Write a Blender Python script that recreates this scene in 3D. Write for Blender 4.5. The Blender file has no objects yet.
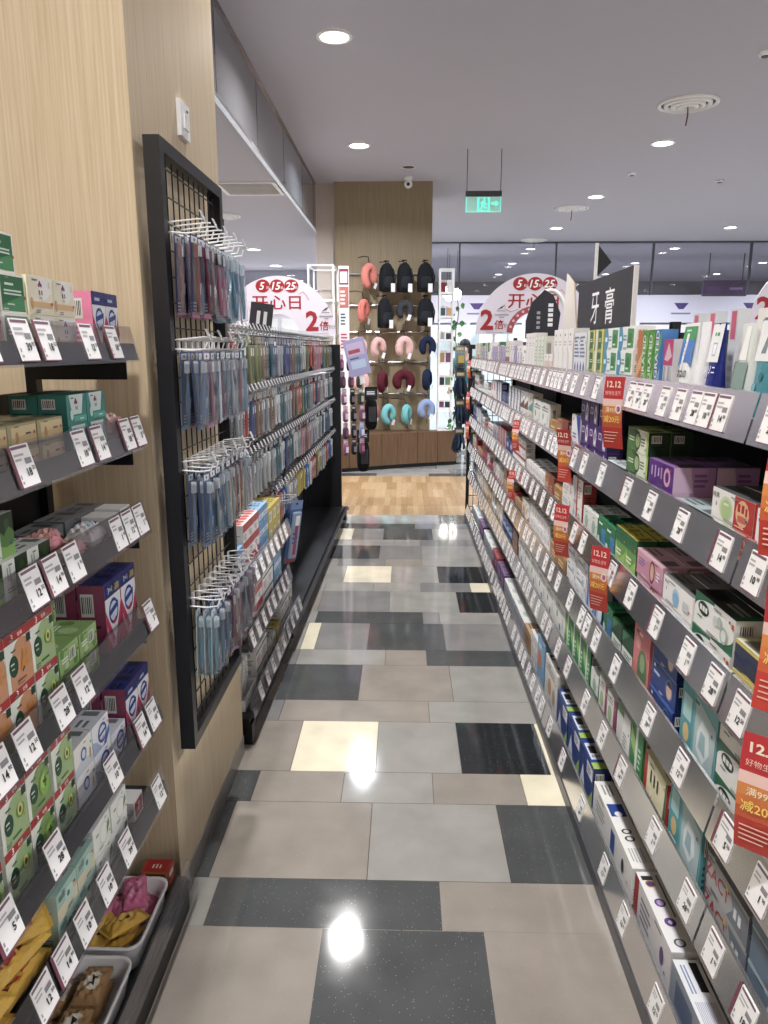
import bpy, bmesh, math, random
import numpy as np
from mathutils import Matrix, Vector, Euler
random.seed(7)
S = bpy.context.scene
COL = S.collection
R = math.radians
PI = math.pi

# ------------------------------------------------------------------ camera, world, exposure
cam_d = bpy.data.cameras.new('camera')
cam_d.sensor_fit = 'VERTICAL'
cam_d.sensor_height = 36.0
cam_d.lens = 36.0 * 745.0 / 1024.0
cam_d.clip_start = 0.05
cam = bpy.data.objects.new('camera', cam_d)
COL.objects.link(cam)
cam.location = (0, 0, 1.6)
cam.rotation_euler = (R(90 - 12.341), 0, R(1.577))
S.camera = cam
world = bpy.data.worlds.new('world')
S.world = world
world.use_nodes = True
world.node_tree.nodes['Background'].inputs[0].default_value = (.80, .84, 1, 1)
world.node_tree.nodes['Background'].inputs[1].default_value = 0.25
S.view_settings.view_transform = 'Standard'
S.view_settings.look = 'None'
S.view_settings.gamma = 1.0
S.view_settings.use_curve_mapping = False
S.view_settings.exposure = -0.18
LAMP_W = 74.0            # power of one ceiling downlight
CEIL = 3.8
LOWC = 3.24

# ------------------------------------------------------------------ materials
def lin(c):
    if isinstance(c, str):
        c = tuple(int(c[i:i + 2], 16) for i in (0, 2, 4))
    o = []
    for x in c[:3]:
        x = x / 255.0
        o.append(x / 12.92 if x <= .04045 else ((x + .055) / 1.055) ** 2.4)
    return (o[0], o[1], o[2], 1.0)

def ink(c):                                                              # print inks are a little duller than the screen primaries
    k = lin(c); y = .2126 * k[0] + .7152 * k[1] + .0722 * k[2]
    return tuple((x * .86 + y * .14) * .95 for x in k[:3]) + (1.0,)

def newmat(name):
    m = bpy.data.materials.new(name)
    m.use_nodes = True
    return m, m.node_tree.nodes, m.node_tree.links, m.node_tree.nodes['Principled BSDF']

def plain(name, c, rough=.5, metal=0., spec=.5, bump=0, bscale=80, emit=0):
    m, n, l, b = newmat(name)
    b.inputs['Base Color'].default_value = lin(c)
    b.inputs['Roughness'].default_value = rough
    b.inputs['Metallic'].default_value = metal
    b.inputs['Specular IOR Level'].default_value = spec
    if bump:
        t = n.new('ShaderNodeTexNoise'); t.inputs['Scale'].default_value = bscale
        bp = n.new('ShaderNodeBump'); bp.inputs['Strength'].default_value = bump; bp.inputs['Distance'].default_value = .004
        l.new(t.outputs['Fac'], bp.inputs['Height']); l.new(bp.outputs['Normal'], b.inputs['Normal'])
    if emit:
        b.inputs['Emission Color'].default_value = lin(c)
        b.inputs['Emission Strength'].default_value = emit
    return m

def printed(name, rough, spec=.5, bump=0., bscale=60):
    m, n, l, b = newmat(name)
    a = n.new('ShaderNodeAttribute'); a.attribute_name = 'Col'
    l.new(a.outputs['Color'], b.inputs['Base Color'])
    b.inputs['Roughness'].default_value = rough
    b.inputs['Specular IOR Level'].default_value = spec
    if bump:
        t = n.new('ShaderNodeTexNoise'); t.inputs['Scale'].default_value = bscale
        bp = n.new('ShaderNodeBump'); bp.inputs['Strength'].default_value = bump; bp.inputs['Distance'].default_value = .01
        l.new(t.outputs['Fac'], bp.inputs['Height']); l.new(bp.outputs['Normal'], b.inputs['Normal'])
    return m

def clear(name, tint, gloss=.10, rough=.08):
    m, n, l, b = newmat(name)
    n.remove(b)
    tr = n.new('ShaderNodeBsdfTransparent'); tr.inputs[0].default_value = lin(tint)
    gl = n.new('ShaderNodeBsdfGlossy'); gl.inputs['Roughness'].default_value = rough
    gl.inputs['Color'].default_value = (.9, .9, .92, 1)
    fr = n.new('ShaderNodeFresnel'); fr.inputs[0].default_value = 1.45
    ad = n.new('ShaderNodeMath'); ad.operation = 'ADD'; ad.use_clamp = True; ad.inputs[1].default_value = gloss
    mx = n.new('ShaderNodeMixShader')
    l.new(fr.outputs[0], ad.inputs[0]); l.new(ad.outputs[0], mx.inputs[0])
    l.new(tr.outputs[0], mx.inputs[1]); l.new(gl.outputs[0], mx.inputs[2])
    l.new(mx.outputs[0], n['Material Output'].inputs['Surface'])
    return m

def grain(name, c1, c2, scale=(40, 40, 1.3), rough=.5, spec=.3, contrast=.5):
    m, n, l, b = newmat(name)
    g = n.new('ShaderNodeNewGeometry')
    mp = n.new('ShaderNodeMapping'); mp.inputs['Scale'].default_value = scale
    t = n.new('ShaderNodeTexNoise'); t.inputs['Scale'].default_value = 3.0; t.inputs['Detail'].default_value = 5
    cr = n.new('ShaderNodeValToRGB')
    cr.color_ramp.elements[0].position = .5 - contrast / 2; cr.color_ramp.elements[0].color = lin(c1)
    cr.color_ramp.elements[1].position = .5 + contrast / 2; cr.color_ramp.elements[1].color = lin(c2)
    l.new(g.outputs['Position'], mp.inputs['Vector']); l.new(mp.outputs[0], t.inputs['Vector'])
    l.new(t.outputs['Fac'], cr.inputs[0]); l.new(cr.outputs[0], b.inputs['Base Color'])
    b.inputs['Roughness'].default_value = rough; b.inputs['Specular IOR Level'].default_value = spec
    bp = n.new('ShaderNodeBump'); bp.inputs['Strength'].default_value = .08; bp.inputs['Distance'].default_value = .002
    l.new(t.outputs['Fac'], bp.inputs['Height']); l.new(bp.outputs[0], b.inputs['Normal'])
    return m

def stone(name, c, rough=.075, spots=.2):
    m, n, l, b = newmat(name)
    g = n.new('ShaderNodeNewGeometry')
    t = n.new('ShaderNodeTexNoise'); t.inputs['Scale'].default_value = 5; t.inputs['Detail'].default_value = 6
    v = n.new('ShaderNodeTexVoronoi'); v.inputs['Scale'].default_value = 90
    l.new(g.outputs['Position'], t.inputs['Vector']); l.new(g.outputs['Position'], v.inputs['Vector'])
    cr = n.new('ShaderNodeValToRGB')
    k = lin(c)
    cr.color_ramp.elements[0].position = .3; cr.color_ramp.elements[0].color = (k[0] * .86, k[1] * .86, k[2] * .86, 1)
    cr.color_ramp.elements[1].position = .7; cr.color_ramp.elements[1].color = (k[0] * 1.1, k[1] * 1.1, k[2] * 1.1, 1)
    l.new(t.outputs['Fac'], cr.inputs[0])
    sp = n.new('ShaderNodeValToRGB')
    sp.color_ramp.elements[0].position = .06; sp.color_ramp.elements[0].color = (1, 1, 1, 1)
    sp.color_ramp.elements[1].position = .12; sp.color_ramp.elements[1].color = (0, 0, 0, 1)
    l.new(v.outputs['Distance'], sp.inputs[0])
    ml = n.new('ShaderNodeMath'); ml.operation = 'MULTIPLY'; ml.inputs[1].default_value = spots
    l.new(sp.outputs[0], ml.inputs[0])
    mx = n.new('ShaderNodeMix'); mx.data_type = 'RGBA'
    l.new(ml.outputs[0], mx.inputs['Factor']); l.new(cr.outputs[0], mx.inputs['A'])
    mx.inputs['B'].default_value = (.8, .8, .78, 1)
    l.new(mx.outputs['Result'], b.inputs['Base Color'])
    # scuffed polish
    t2 = n.new('ShaderNodeTexNoise'); t2.inputs['Scale'].default_value = 14; t2.inputs['Detail'].default_value = 8
    l.new(g.outputs['Position'], t2.inputs['Vector'])
    mr = n.new('ShaderNodeMapRange'); mr.inputs['To Min'].default_value = rough * .6; mr.inputs['To Max'].default_value = rough * 1.5
    l.new(t2.outputs['Fac'], mr.inputs['Value']); l.new(mr.outputs[0], b.inputs['Roughness'])
    b.inputs['Specular IOR Level'].default_value = .5
    return m

PRINT = printed('printed_card', .38, .4)
FILM = printed('printed_film', .16, .5, .35, 45)
SOFT = printed('soft_fabric', .85, .2, .15, 120)
GLOSS = printed('moulded_plastic', .25, .5)
CLEAR = clear('clear_plastic', 'f4f6f8', .07, .1)
FASCIA = clear('clear_fascia_strip', 'e6e4ea', .10, .22)
GLASSP = clear('grey_glass_panel', 'eeeff4', .05, .03)
BLACK = plain('black_powder_coat', '15161a', .42, 0, .4)
DARK = plain('dark_grey_shelf_metal', '3a3b40', .4, .2)
GREYLIP = plain('grey_shelf_lip', '4c4c51', .36, .25)
CHROME = plain('chrome_wire', 'c4c6ca', .22, .95)
WHITEP = plain('white_plastic', 'e9e9ea', .35)
WHITEM = plain('white_metal', 'e8e6e4', .4)
PLASTER = plain('white_plaster', 'd3cfd3', .9, bump=.05, bscale=30)
CEILM = plain('ceiling_paint', 'b6b3bb', .95, bump=.03, bscale=20)
WOOD = grain('wood_laminate', 'b7a487', 'cebea3', (55, 55, 1.2), .5)
WOODC = grain('column_veneer', '8b7a60', '9f8f74', (40, 40, 1.0), .55)
PLINTH = grain('walnut_plinth', '54402f', '71563f', (22, 22, 1.0), .45)
OAK = [grain('oak_plank_light', '927858', 'ae9472', (26, 3.0, 14), .35, .4), grain('oak_plank_mid', '886d4c', 'a68a66', (28, 3.2, 16), .35, .4), grain('oak_plank_dark', '7a5e3e', '9a7d5a', (27, 2.8, 15), .35, .4)]
TILE = {'B': stone('tile_beige', '928b83'), 'G': stone('tile_grey', '96948f'), 'M': stone('tile_mid', '807f7e'), 'D': stone('tile_dark', '4d4f50', .075, .4),
        'K': stone('tile_black', '26292b', .075, .4), 'W': stone('tile_cream', 'e2dac2', .075, .05)}
GROUT = plain('grout', '4c4944', .8)
SOFFIT = plain('soffit_grey_panel', '8b8c90', .12, .55)
LAMPM = plain('lamp_diffuser', 'fffaf0', .5, emit=16)
SKIRT = plain('brushed_skirting', '8f8c86', .3, .6)

# ------------------------------------------------------------------ mesh builder
_txt = {}
def text2d(s, bold=0.0, shear=0.0):
    k = (s, bold, shear)
    if k in _txt: return _txt[k]
    c = bpy.data.curves.new('glyphs', 'FONT'); c.body = s; c.resolution_u = 2; c.offset = bold; c.shear = shear
    o = bpy.data.objects.new('glyphs', c); COL.objects.link(o)
    dg = bpy.context.evaluated_depsgraph_get()
    m = bpy.data.meshes.new_from_object(o.evaluated_get(dg))
    v = np.array([x.co[:2] for x in m.vertices]); f = [tuple(p.vertices) for p in m.polygons]
    COL.objects.unlink(o); bpy.data.objects.remove(o); bpy.data.curves.remove(c); bpy.data.meshes.remove(m)
    lo = v.min(0); hi = v.max(0)
    hgt = max(hi[1] - lo[1], 1e-6)
    v = (v - (lo + hi) / 2) / hgt
    _txt[k] = (v, f, (hi[0] - lo[0]) / hgt)
    return _txt[k]

class MB:
    def __init__(s, mats=(PRINT,)):
        s.v = []; s.f = []; s.c = []; s.m = []; s.mats = list(mats); s.M = None
    def add(s, pts, faces, col, mat=0):
        b = len(s.v)
        if s.M is not None: pts = [tuple(s.M @ Vector(p)) for p in pts]
        s.v.extend([tuple(p) for p in pts])
        k = ink(col)
        for q in faces:
            s.f.append(tuple(i + b for i in q)); s.c.append(k); s.m.append(mat)
    def quad(s, a, b, c, d, col, mat=0): s.add([a, b, c, d], [(0, 1, 2, 3)], col, mat)
    def box(s, x0, x1, y0, y1, z0, z1, col='ffffff', mat=0, **fc):
        P = [(x0, y0, z0), (x1, y0, z0), (x1, y1, z0), (x0, y1, z0), (x0, y0, z1), (x1, y0, z1), (x1, y1, z1), (x0, y1, z1)]
        F = dict(f=(0, 1, 5, 4), b=(2, 3, 7, 6), l=(3, 0, 4, 7), r=(1, 2, 6, 5), t=(4, 5, 6, 7), u=(3, 2, 1, 0))
        for k, q in F.items(): s.add([P[i] for i in q], [(0, 1, 2, 3)], fc.get(k, col), mat)
    def bbox(s, x0, x1, y0, y1, z0, z1, r, col='ffffff', mat=0):       # box with rounded vertical edges and soft top
        pts = []
        for (cx, cy, a0) in ((x1 - r, y1 - r, 0), (x0 + r, y1 - r, 90), (x0 + r, y0 + r, 180), (x1 - r, y0 + r, 270)):
            for k in range(4):
                a = R(a0 + k * 30); pts.append((cx + r * math.cos(a), cy + r * math.sin(a)))
        n = len(pts); cx = (x0 + x1) / 2; cy = (y0 + y1) / 2
        rings = []
        for z, g in ((z0, .9), (z0 + r * .5, 1), (z1 - r * .5, 1), (z1, .9)):
            rings.append([(cx + (p[0] - cx) * g, cy + (p[1] - cy) * g, z) for p in pts])
        V = [p for q in rings for p in q]; Fc = []
        for i in range(3):
            for k in range(n): Fc.append((i * n + k, i * n + (k + 1) % n, (i + 1) * n + (k + 1) % n, (i + 1) * n + k))
        Fc.append(tuple(range(n - 1, -1, -1))); Fc.append(tuple(range(3 * n, 4 * n)))
        s.add(V, Fc, col, mat)
    def tube(s, path, rad, col='ffffff', mat=0, n=6, closed=False, cap=True):
        P = [Vector(p) for p in path]; N = len(P)
        rr = rad if isinstance(rad, (list, tuple)) else [rad] * N
        V = []; Fc = []
        up = None
        for i in range(N):
            if closed: t = P[(i + 1) % N] - P[i - 1]
            else: t = P[min(i + 1, N - 1)] - P[max(i - 1, 0)]
            t.normalize()
            if up is None:
                up = Vector((0, 0, 1)) if abs(t.z) < .9 else Vector((1, 0, 0))
            a = t.cross(up)
            if a.length < 1e-4: a = t.cross(Vector((0, 1, 0)))
            a.normalize(); b = a.cross(t); b.normalize(); up = b
            for k in range(n):
                th = 2 * PI * k / n
                V.append(P[i] + (a * math.cos(th) + b * math.sin(th)) * rr[i])
        for i in range(N if closed else N - 1):
            j = (i + 1) % N
            for k in range(n): Fc.append((i * n + k, i * n + (k + 1) % n, j * n + (k + 1) % n, j * n + k))
        if not closed and cap:
            Fc.append(tuple(range(n - 1, -1, -1))); Fc.append(tuple(range((N - 1) * n, N * n)))
        s.add(V, Fc, col, mat)
    def lathe(s, prof, col='ffffff', mat=0, n=20, c=(0, 0, 0)):
        V = []; Fc = []
        for (r, z) in prof:
            for k in range(n):
                a = 2 * PI * k / n; V.append((c[0] + r * math.cos(a), c[1] + r * math.sin(a), c[2] + z))
        for i in range(len(prof) - 1):
            for k in range(n): Fc.append((i * n + k, i * n + (k + 1) % n, (i + 1) * n + (k + 1) % n, (i + 1) * n + k))
        s.add(V, Fc, col, mat)
    def ellipsoid(s, c, r, col, mat=0, n=12, m=8, e=1.0):
        V = []; Fc = []
        def pw(x): return math.copysign(abs(x) ** e, x)
        for i in range(m + 1):
            ph = -PI / 2 + PI * i / m
            for k in range(n):
                th = 2 * PI * k / n
                V.append((c[0] + r[0] * pw(math.cos(ph)) * pw(math.cos(th)), c[1] + r[1] * pw(math.cos(ph)) * pw(math.sin(th)), c[2] + r[2] * pw(math.sin(ph))))
        for i in range(m):
            for k in range(n): Fc.append((i * n + k, i * n + (k + 1) % n, (i + 1) * n + (k + 1) % n, (i + 1) * n + k))
        s.add(V, Fc, col, mat)
    def prism(s, pts, y0, y1, col, mat=0, front=None):                 # outline in x,z extruded along y
        n = len(pts)
        V = [(p[0], y0, p[1]) for p in pts] + [(p[0], y1, p[1]) for p in pts]
        s.add(V, [tuple(range(n))], front or col, mat)
        s.add(V, [tuple(range(2 * n - 1, n - 1, -1))] + [(i + n, (i + 1) % n + n, (i + 1) % n, i) for i in range(n)], col, mat)
    def face(s, o, ex, ey, n): return Face(s, o, ex, ey, n)
    def build(s, name, parent=None, smooth=False, mats=None):
        me = bpy.data.meshes.new(name)
        me.from_pydata(s.v, [], s.f)
        ca = me.color_attributes.new('Col', 'FLOAT_COLOR', 'CORNER')
        tot = np.array([len(q) for q in s.f])
        ca.data.foreach_set('color', np.repeat(np.array(s.c, dtype=np.float32), tot, axis=0).ravel())
        me.polygons.foreach_set('material_index', np.array(s.m, dtype=np.int32))
        if smooth: me.polygons.foreach_set('use_smooth', np.ones(len(s.f), dtype=bool))
        for m in (mats or s.mats): me.materials.append(m)
        return link(name, me, parent)

class Face:                                                             # flat print on one side of a thing
    def __init__(s, mb, o, ex, ey, n):
        s.mb = mb; s.o = Vector(o); s.ex = Vector(ex); s.ey = Vector(ey); s.n = Vector(n); s.k = 0
    def P(s, u, v): return s.o + s.ex * u + s.ey * v + s.n * (.0004 + .00012 * s.k)
    def poly(s, pts, col, mat=0):
        s.mb.add([s.P(*p) for p in pts], [tuple(range(len(pts)))], col, mat); s.k += 1
    def rect(s, u0, v0, u1, v1, col, mat=0): s.poly([(u0, v0), (u1, v0), (u1, v1), (u0, v1)], col, mat)
    def ell(s, cu, cv, ru, rv, col, n=14, mat=0): s.poly([(cu + ru * math.cos(2 * PI * i / n), cv + rv * math.sin(2 * PI * i / n)) for i in range(n)], col, mat)
    def text(s, t, u, v, h, col, bold=.012, rot=0, w=None, shear=0, mat=0):   # h is a share of the face height
        P, F, asp = text2d(t, bold, shear)
        L = s.ey.length; H = h * L
        wx = H if w is None else w * s.ex.length / max(asp, .01)
        eu = s.ex.normalized(); ev = s.ey.normalized()
        c = s.P(u, v); ca, sa = math.cos(R(rot)), math.sin(R(rot))
        pts = [c + eu * (x * wx * ca - y * H * sa) + ev * (x * wx * sa + y * H * ca) for x, y in P]
        s.mb.add(pts, F, col, mat); s.k += 1
    def lines(s, u0, v0, u1, v1, n, col, seed=0):                        # print too small to read
        rd = random.Random(seed + n)
        dv = (v1 - v0) / n
        for i in range(n):
            s.rect(u0, v0 + dv * (i + .2), u0 + (u1 - u0) * rd.uniform(.55, 1), v0 + dv * (i + .7), col); s.k -= 1
        s.k += 1

def link(name, me, parent=None):
    o = bpy.data.objects.new(name, me); COL.objects.link(o)
    if parent: o.parent = parent
    return o
def empty(name, loc=(0, 0, 0), rz=0):
    o = bpy.data.objects.new(name, None); COL.objects.link(o); o.location = loc; o.rotation_euler = (0, 0, rz)
    o.empty_display_size = .05
    return o
def tag(o, label, cat, group=None):
    o['label'] = label; o['category'] = cat
    if group: o['group'] = group
    return o
def struct(o): o['kind'] = 'structure'; return o
def copy_tree(o, parent=None):
    c = o.copy(); COL.objects.link(c); c.parent = parent
    for ch in o.children: copy_tree(ch, c)
    return c
def bx(name, x0, x1, y0, y1, z0, z1, mat, parent=None, zero=False):
    mb = MB((mat,)); cx, cy, cz = (0, 0, 0) if zero else ((x0 + x1) / 2, (y0 + y1) / 2, (z0 + z1) / 2)
    mb.box(x0 - cx, x1 - cx, y0 - cy, y1 - cy, z0 - cz, z1 - cz)
    o = mb.build(name, parent); o.location = (cx, cy, cz)
    return o

# ------------------------------------------------------------------ the room
fl = struct(bx('floor', -9, 12, -4, 30, -.1, -.006, GROUT, None, True))
rows = [(1.0, 1.4, [(-.72, .12, 'G'), (.12, .62, 'B')]),
        (1.4, 1.8, [(-.95, -.66, 'W'), (-.66, -.224, 'B'), (-.224, .232, 'D'), (.232, .75, 'B')]),
        (1.8, 2.0, [(-.95, -.565, 'G'), (-.565, .116, 'D'), (.116, .75, 'B')]),
        (2.0, 2.4, [(-.95, -.60, 'D'), (-.60, -.108, 'B'), (-.108, .336, 'G'), (.336, .75, 'D')]),
        (2.4, 2.6, [(-.9, -.64, 'B'), (-.64, -.551, 'D'), (-.551, -.223, 'B'), (-.223, .114, 'G'), (.114, .45, 'B'), (.45, .75, 'W')]),
        (2.6, 3.0, [(-.9, -.437, 'B'), (-.437, -.105, 'W'), (-.105, .23, 'G'), (.23, .571, 'K'), (.571, .75, 'W')]),
        (3.0, 3.2, [(-.9, -.55, 'M'), (-.55, .118, 'B'), (.118, .75, 'G')]),
        (3.2, 3.6, [(-.9, -.6, 'B'), (-.6, -.21, 'D'), (-.21, .236, 'B'), (.236, .75, 'G')]),
        (3.6, 3.8, [(-.9, -.56, 'M'), (-.56, -.094, 'G'), (-.094, .124, 'B'), (.124, .75, 'D')]),
        (3.8, 4.2, [(-.9, -.563, 'G'), (-.563, -.487, 'W'), (-.487, -.198, 'M'), (-.198, .233, 'D'), (.233, .75, 'M')]),
        (4.2, 4.4, [(-.9, -.53, 'G'), (-.53, .118, 'D'), (.118, .22, 'M'), (.22, .75, 'G')]),
        (4.4, 4.8, [(-.9, -.54, 'B'), (-.54, -.09, 'M'), (-.09, .351, 'G'), (.351, .75, 'K')]),
        (4.8, 5.0, [(-.9, -.54, 'G'), (-.54, -.208, 'G'), (-.208, .118, 'G'), (.118, .458, 'M'), (.458, .75, 'W')]),
        (5.0, 5.4, [(-.9, -.426, 'G'), (-.426, -.089, 'W'), (-.089, .249, 'G'), (.249, .75, 'K')]),
        (5.4, 5.6, [(-.9, -.5, 'G'), (-.5, -.142, 'M'), (-.142, .138, 'B'), (.138, .75, 'G')]),
        (5.6, 6.0, [(-.9, -.578, 'M'), (-.578, -.194, 'D'), (-.194, .143, 'M'), (.143, .75, 'G')]),
        (6.0, 6.2, [(-.9, -.082, 'G'), (-.082, .135, 'G'), (.135, .75, 'M')]),
        (6.2, 6.6, [(-.9, -.45, 'W'), (-.45, -.179, 'M'), (-.179, .25, 'D'), (.25, .75, 'G')]),
        (6.6, 6.8, [(-.9, .1, 'D'), (.1, .75, 'M')]),
        (6.8, 7.18, [(-.9, -.084, 'G'), (-.084, .337, 'G'), (.337, .75, 'D')]),
        (9.48, 9.7, [(-2.0, -.36, 'D'), (-.36, .32, 'G'), (.32, .95, 'D'), (.95, 1.6, 'G')]),
        (9.7, 10.1, [(-2.0, -.1, 'G'), (-.1, .6, 'G'), (.6, 1.3, 'M')]),
        (10.1, 10.5, [(-.2, .45, 'M'), (.45, .95, 'G'), (.95, 1.6, 'G')]),
        (10.5, 10.7, [(.5, 1.0, 'D'), (1.0, 1.6, 'G')]), (10.7, 11.1, [(.4, .9, 'G'), (.9, 1.6, 'M')]),
        (11.1, 11.5, [(.4, 1.1, 'M'), (1.1, 1.6, 'D')])]
for y0, y1, seg in rows:
    for x0, x1, k in seg:
        bx('tile', x0 + .0012, x1 - .0012, y0 + .0012, y1 - .0012, -.008, 0, TILE[k], fl)
for gx in range(-9, 12, 1):                                              # the rest of the hall floor
    for gy in range(-4, 30, 2):
        if (gx in (-1, 0) and 0 < gy < 12): continue
        if (gx in (-2, 1) and 6 < gy < 12): continue
        if gy < 16 or -6 < gx < 9: bx('tile', gx + .002, gx + .998, gy + .002, gy + 1.998, -.008, -.0005, TILE['BGM'[(gx * 3 + gy) % 3]], fl)
plank = None
rd = random.Random(3)
pm = []
for k in range(3):
    mb = MB((OAK[k],)); mb.box(-.0295, .0295, -.2290, .2290, -.008, 0); me = mb.build('plank', fl).data
    pm.append(me)
for o in [o for o in fl.children if o.name.startswith('plank')]: bpy.data.objects.remove(o)
for i in range(52):
    for j in range(5):
        yy = 7.18 + .23 + j * .46
        o = link('plank', rd.choice(pm), fl); o.location = (-1.5 + i * .06, yy, 0)
        
struct(bx('ceiling', -1.24, 12, -4, 30, CEIL, CEIL + .1, CEILM))
struct(bx('ceiling_lowered', -9, -1.26, -4, 30, LOWC, LOWC + .1, CEILM))
sf = struct(bx('trim_1', -1.262, -1.238, 2.75, 11.2, LOWC - .02, CEIL, SOFFIT, None, True))
for k, y in enumerate((3.9, 5.3, 6.7, 8.1, 9.5, 10.6)):
    bx('panel_joint', -1.2385, -1.2355, y, y + .006, LOWC - .02, CEIL, GREYLIP, sf)
bx('edge_bead', -1.266, -1.230, 2.75, 11.2, LOWC - .045, LOWC - .02, CHROME, sf)
bx('edge_bead', -1.24, -1.22, 2.75, 11.2, CEIL - .012, CEIL - .001, CHROME, sf)
struct(bx('wall_left', -9.1, -9, -4, 30, 0, CEIL, PLASTER))
struct(bx('wall_right', 12, 12.1, -4, 30, 0, CEIL, PLASTER))
struct(bx('wall_back', -9, 12, -4.1, -4, 0, CEIL, PLASTER))
struct(bx('wall_far', -9, 12, 30, 30.1, 0, CEIL, PLASTER))

pil = struct(bx('wall_pillar', -2.2, -.645, 1.88, 2.73, 0, CEIL, WOOD))
struct(bx('baseboard_pillar', -.645, -.641, 1.885, 2.73, 0, .075, SKIRT))
struct(bx('wall_behind_soap', -1.2, -1.15, -3.9, 1.88, 0, CEIL, WOOD))

# display column
struct(bx('wall_column', -.97, .36, 10.72, 11.9, 0, CEIL, WOODC))
struct(bx('wall_column_side', -1.24, -.972, 10.85, 11.9, 0, CEIL, plain('pale_column', 'cdbfb4', .8)))

# far bulkhead of glass with posts
gb = struct(bx('window_1', -1.2, 12, 16.6, 16.62, 2.72, CEIL, GLASSP, None, True))
for k in range(8):
    bx('mullion', -.9 + k * 2.03, -.87 + k * 2.03, 16.57, 16.65, 2.72, CEIL, plain('mullion_dark', '55575c', .4) if k == 0 else bpy.data.materials['mullion_dark'], gb)
bx('head_rail', -1.2, 12, 16.55, 16.67, CEIL - .03, CEIL, bpy.data.materials['mullion_dark'], gb)
gb2 = struct(bx('window_2', -9, -1.3, 16.6, 16.62, 2.5, LOWC, GLASSP, None, True))
for k in range(4): bx('mullion', -8.2 + k * 2.03, -8.17 + k * 2.03, 16.57, 16.65, 2.5, LOWC, bpy.data.materials['mullion_dark'], gb2)

# ------------------------------------------------------------------ ceiling fittings
def disc(mb, r, z, col='ffffff', mat=0, n=24, up=False):
    pts = [(r * math.cos(2 * PI * i / n), r * math.sin(2 * PI * i / n), z) for i in range(n)]
    mb.add(pts, [tuple(range(n)) if up else tuple(range(n - 1, -1, -1))], col, mat)
mb = MB((WHITEM,)); mb.lathe([(.13, 0), (.13, -.012), (.105, -.014), (.1, -.004)], n=24); ring_me = mb.build('trim_ring').data
mb = MB((LAMPM,)); disc(mb, .101, -.006); diff_me = mb.build('diffuser').data
for o in [o for o in COL.objects if o.name in ('trim_ring', 'diffuser')]: bpy.data.objects.remove(o)
ld = bpy.data.lights.new('downlight_lamp', 'AREA'); ld.shape = 'DISK'; ld.size = .18; ld.energy = LAMP_W; ld.color = (1, .98, .965); ld.spread = R(150)
lc = ld.copy(); lc.name = 'cool_downlight_lamp'; lc.color = (.86, .92, 1); lc.energy = LAMP_W * 1.3
def downlight(x, y, z, where):
    t = empty('downlight', (x, y, z - .001))
    tag(t, 'round recessed ceiling downlight ' + where, 'ceiling light', 'recessed downlights')
    link('trim_ring', ring_me, t); link('diffuser', diff_me, t)
    l = bpy.data.objects.new('lamp', ld if y < 7.5 else lc); COL.objects.link(l); l.parent = t; l.location = (0, 0, -.018)
for x, w in ((-.52, 'in the row above the aisle'), (2.8, 'in the row beside the round air vents'), (6.0, 'in the row beyond the air vents'), (9.3, 'in the row along the side wall')):
    for k in range(-1, 9):
        y = 5.95 + (k - 2) * 2.93
        if x == -.52 and k > 4 and k < 5: continue
        if x < 0 and 10.7 < y < 11.9: y = 12.6
        downlight(x, y, CEIL, w)
for x in (-2.55, -4.9):
    for y in (4.6, 7.4, 10.3, 13.1, 15.6, 19, 22):
        downlight(x - (.0 if y < 14 else .05), y, LOWC, 'in the lowered ceiling past the soffit')
def vent(x, y, r, z=CEIL, lb='round white ceiling air vent with concentric rings', gr='round ceiling vents'):
    t = empty('air_vent', (x, y, z - .001)); tag(t, lb, 'air vent', gr)
    for i, f in enumerate((1, .78, .56, .34)):
        mb = MB((WHITEM,)); mb.lathe([(r * f, 0), (r * f, -.012 - .008 * i), (r * (f - .09), -.022 - .008 * i), (r * (f - .13), -.004)], n=28); mb.build('vent_ring', t, True)
    mb = MB((BLACK,)); disc(mb, r * .97, -.002); mb.build('vent_throat', t)
    mb = MB((plain('ribbon_red', '7a4038', .7) if 'ribbon_red' not in bpy.data.materials else bpy.data.materials['ribbon_red'],))
    mb.tube([(.0, 0, -.03), (.004, 0, -.1), (-.006, .004, -.19)], .006, n=4); mb.build('ribbon', t)
vent(2.58, 7.54, .27); vent(2.65, 12.74, .27); vent(2.65, 16.3, .27); vent(-2.3, 9.9, .22, LOWC, 'round air vent in the lowered ceiling past the soffit', None)
t = empty('air_grille', (-1.62, 8.27, LOWC)); tag(t, 'rectangular white ceiling air grille beside the glossy soffit', 'air vent')
mb = MB((WHITEM,)); mb.box(-.31, .31, -.31, -.27, -.015, 0); mb.box(-.31, .31, .27, .31, -.015, 0); mb.box(-.31, -.27, -.27, .27, -.015, 0); mb.box(.27, .31, -.27, .27, -.015, 0); mb.build('frame', t)
for i in range(9):
    mb = MB((WHITEM,)); mb.M = Matrix.Translation((0, -.24 + i * .06, -.008)) @ Matrix.Rotation(R(35), 4, 'X'); mb.box(-.27, .27, -.025, .025, -.002, .002); mb.build('slat', t)
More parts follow.
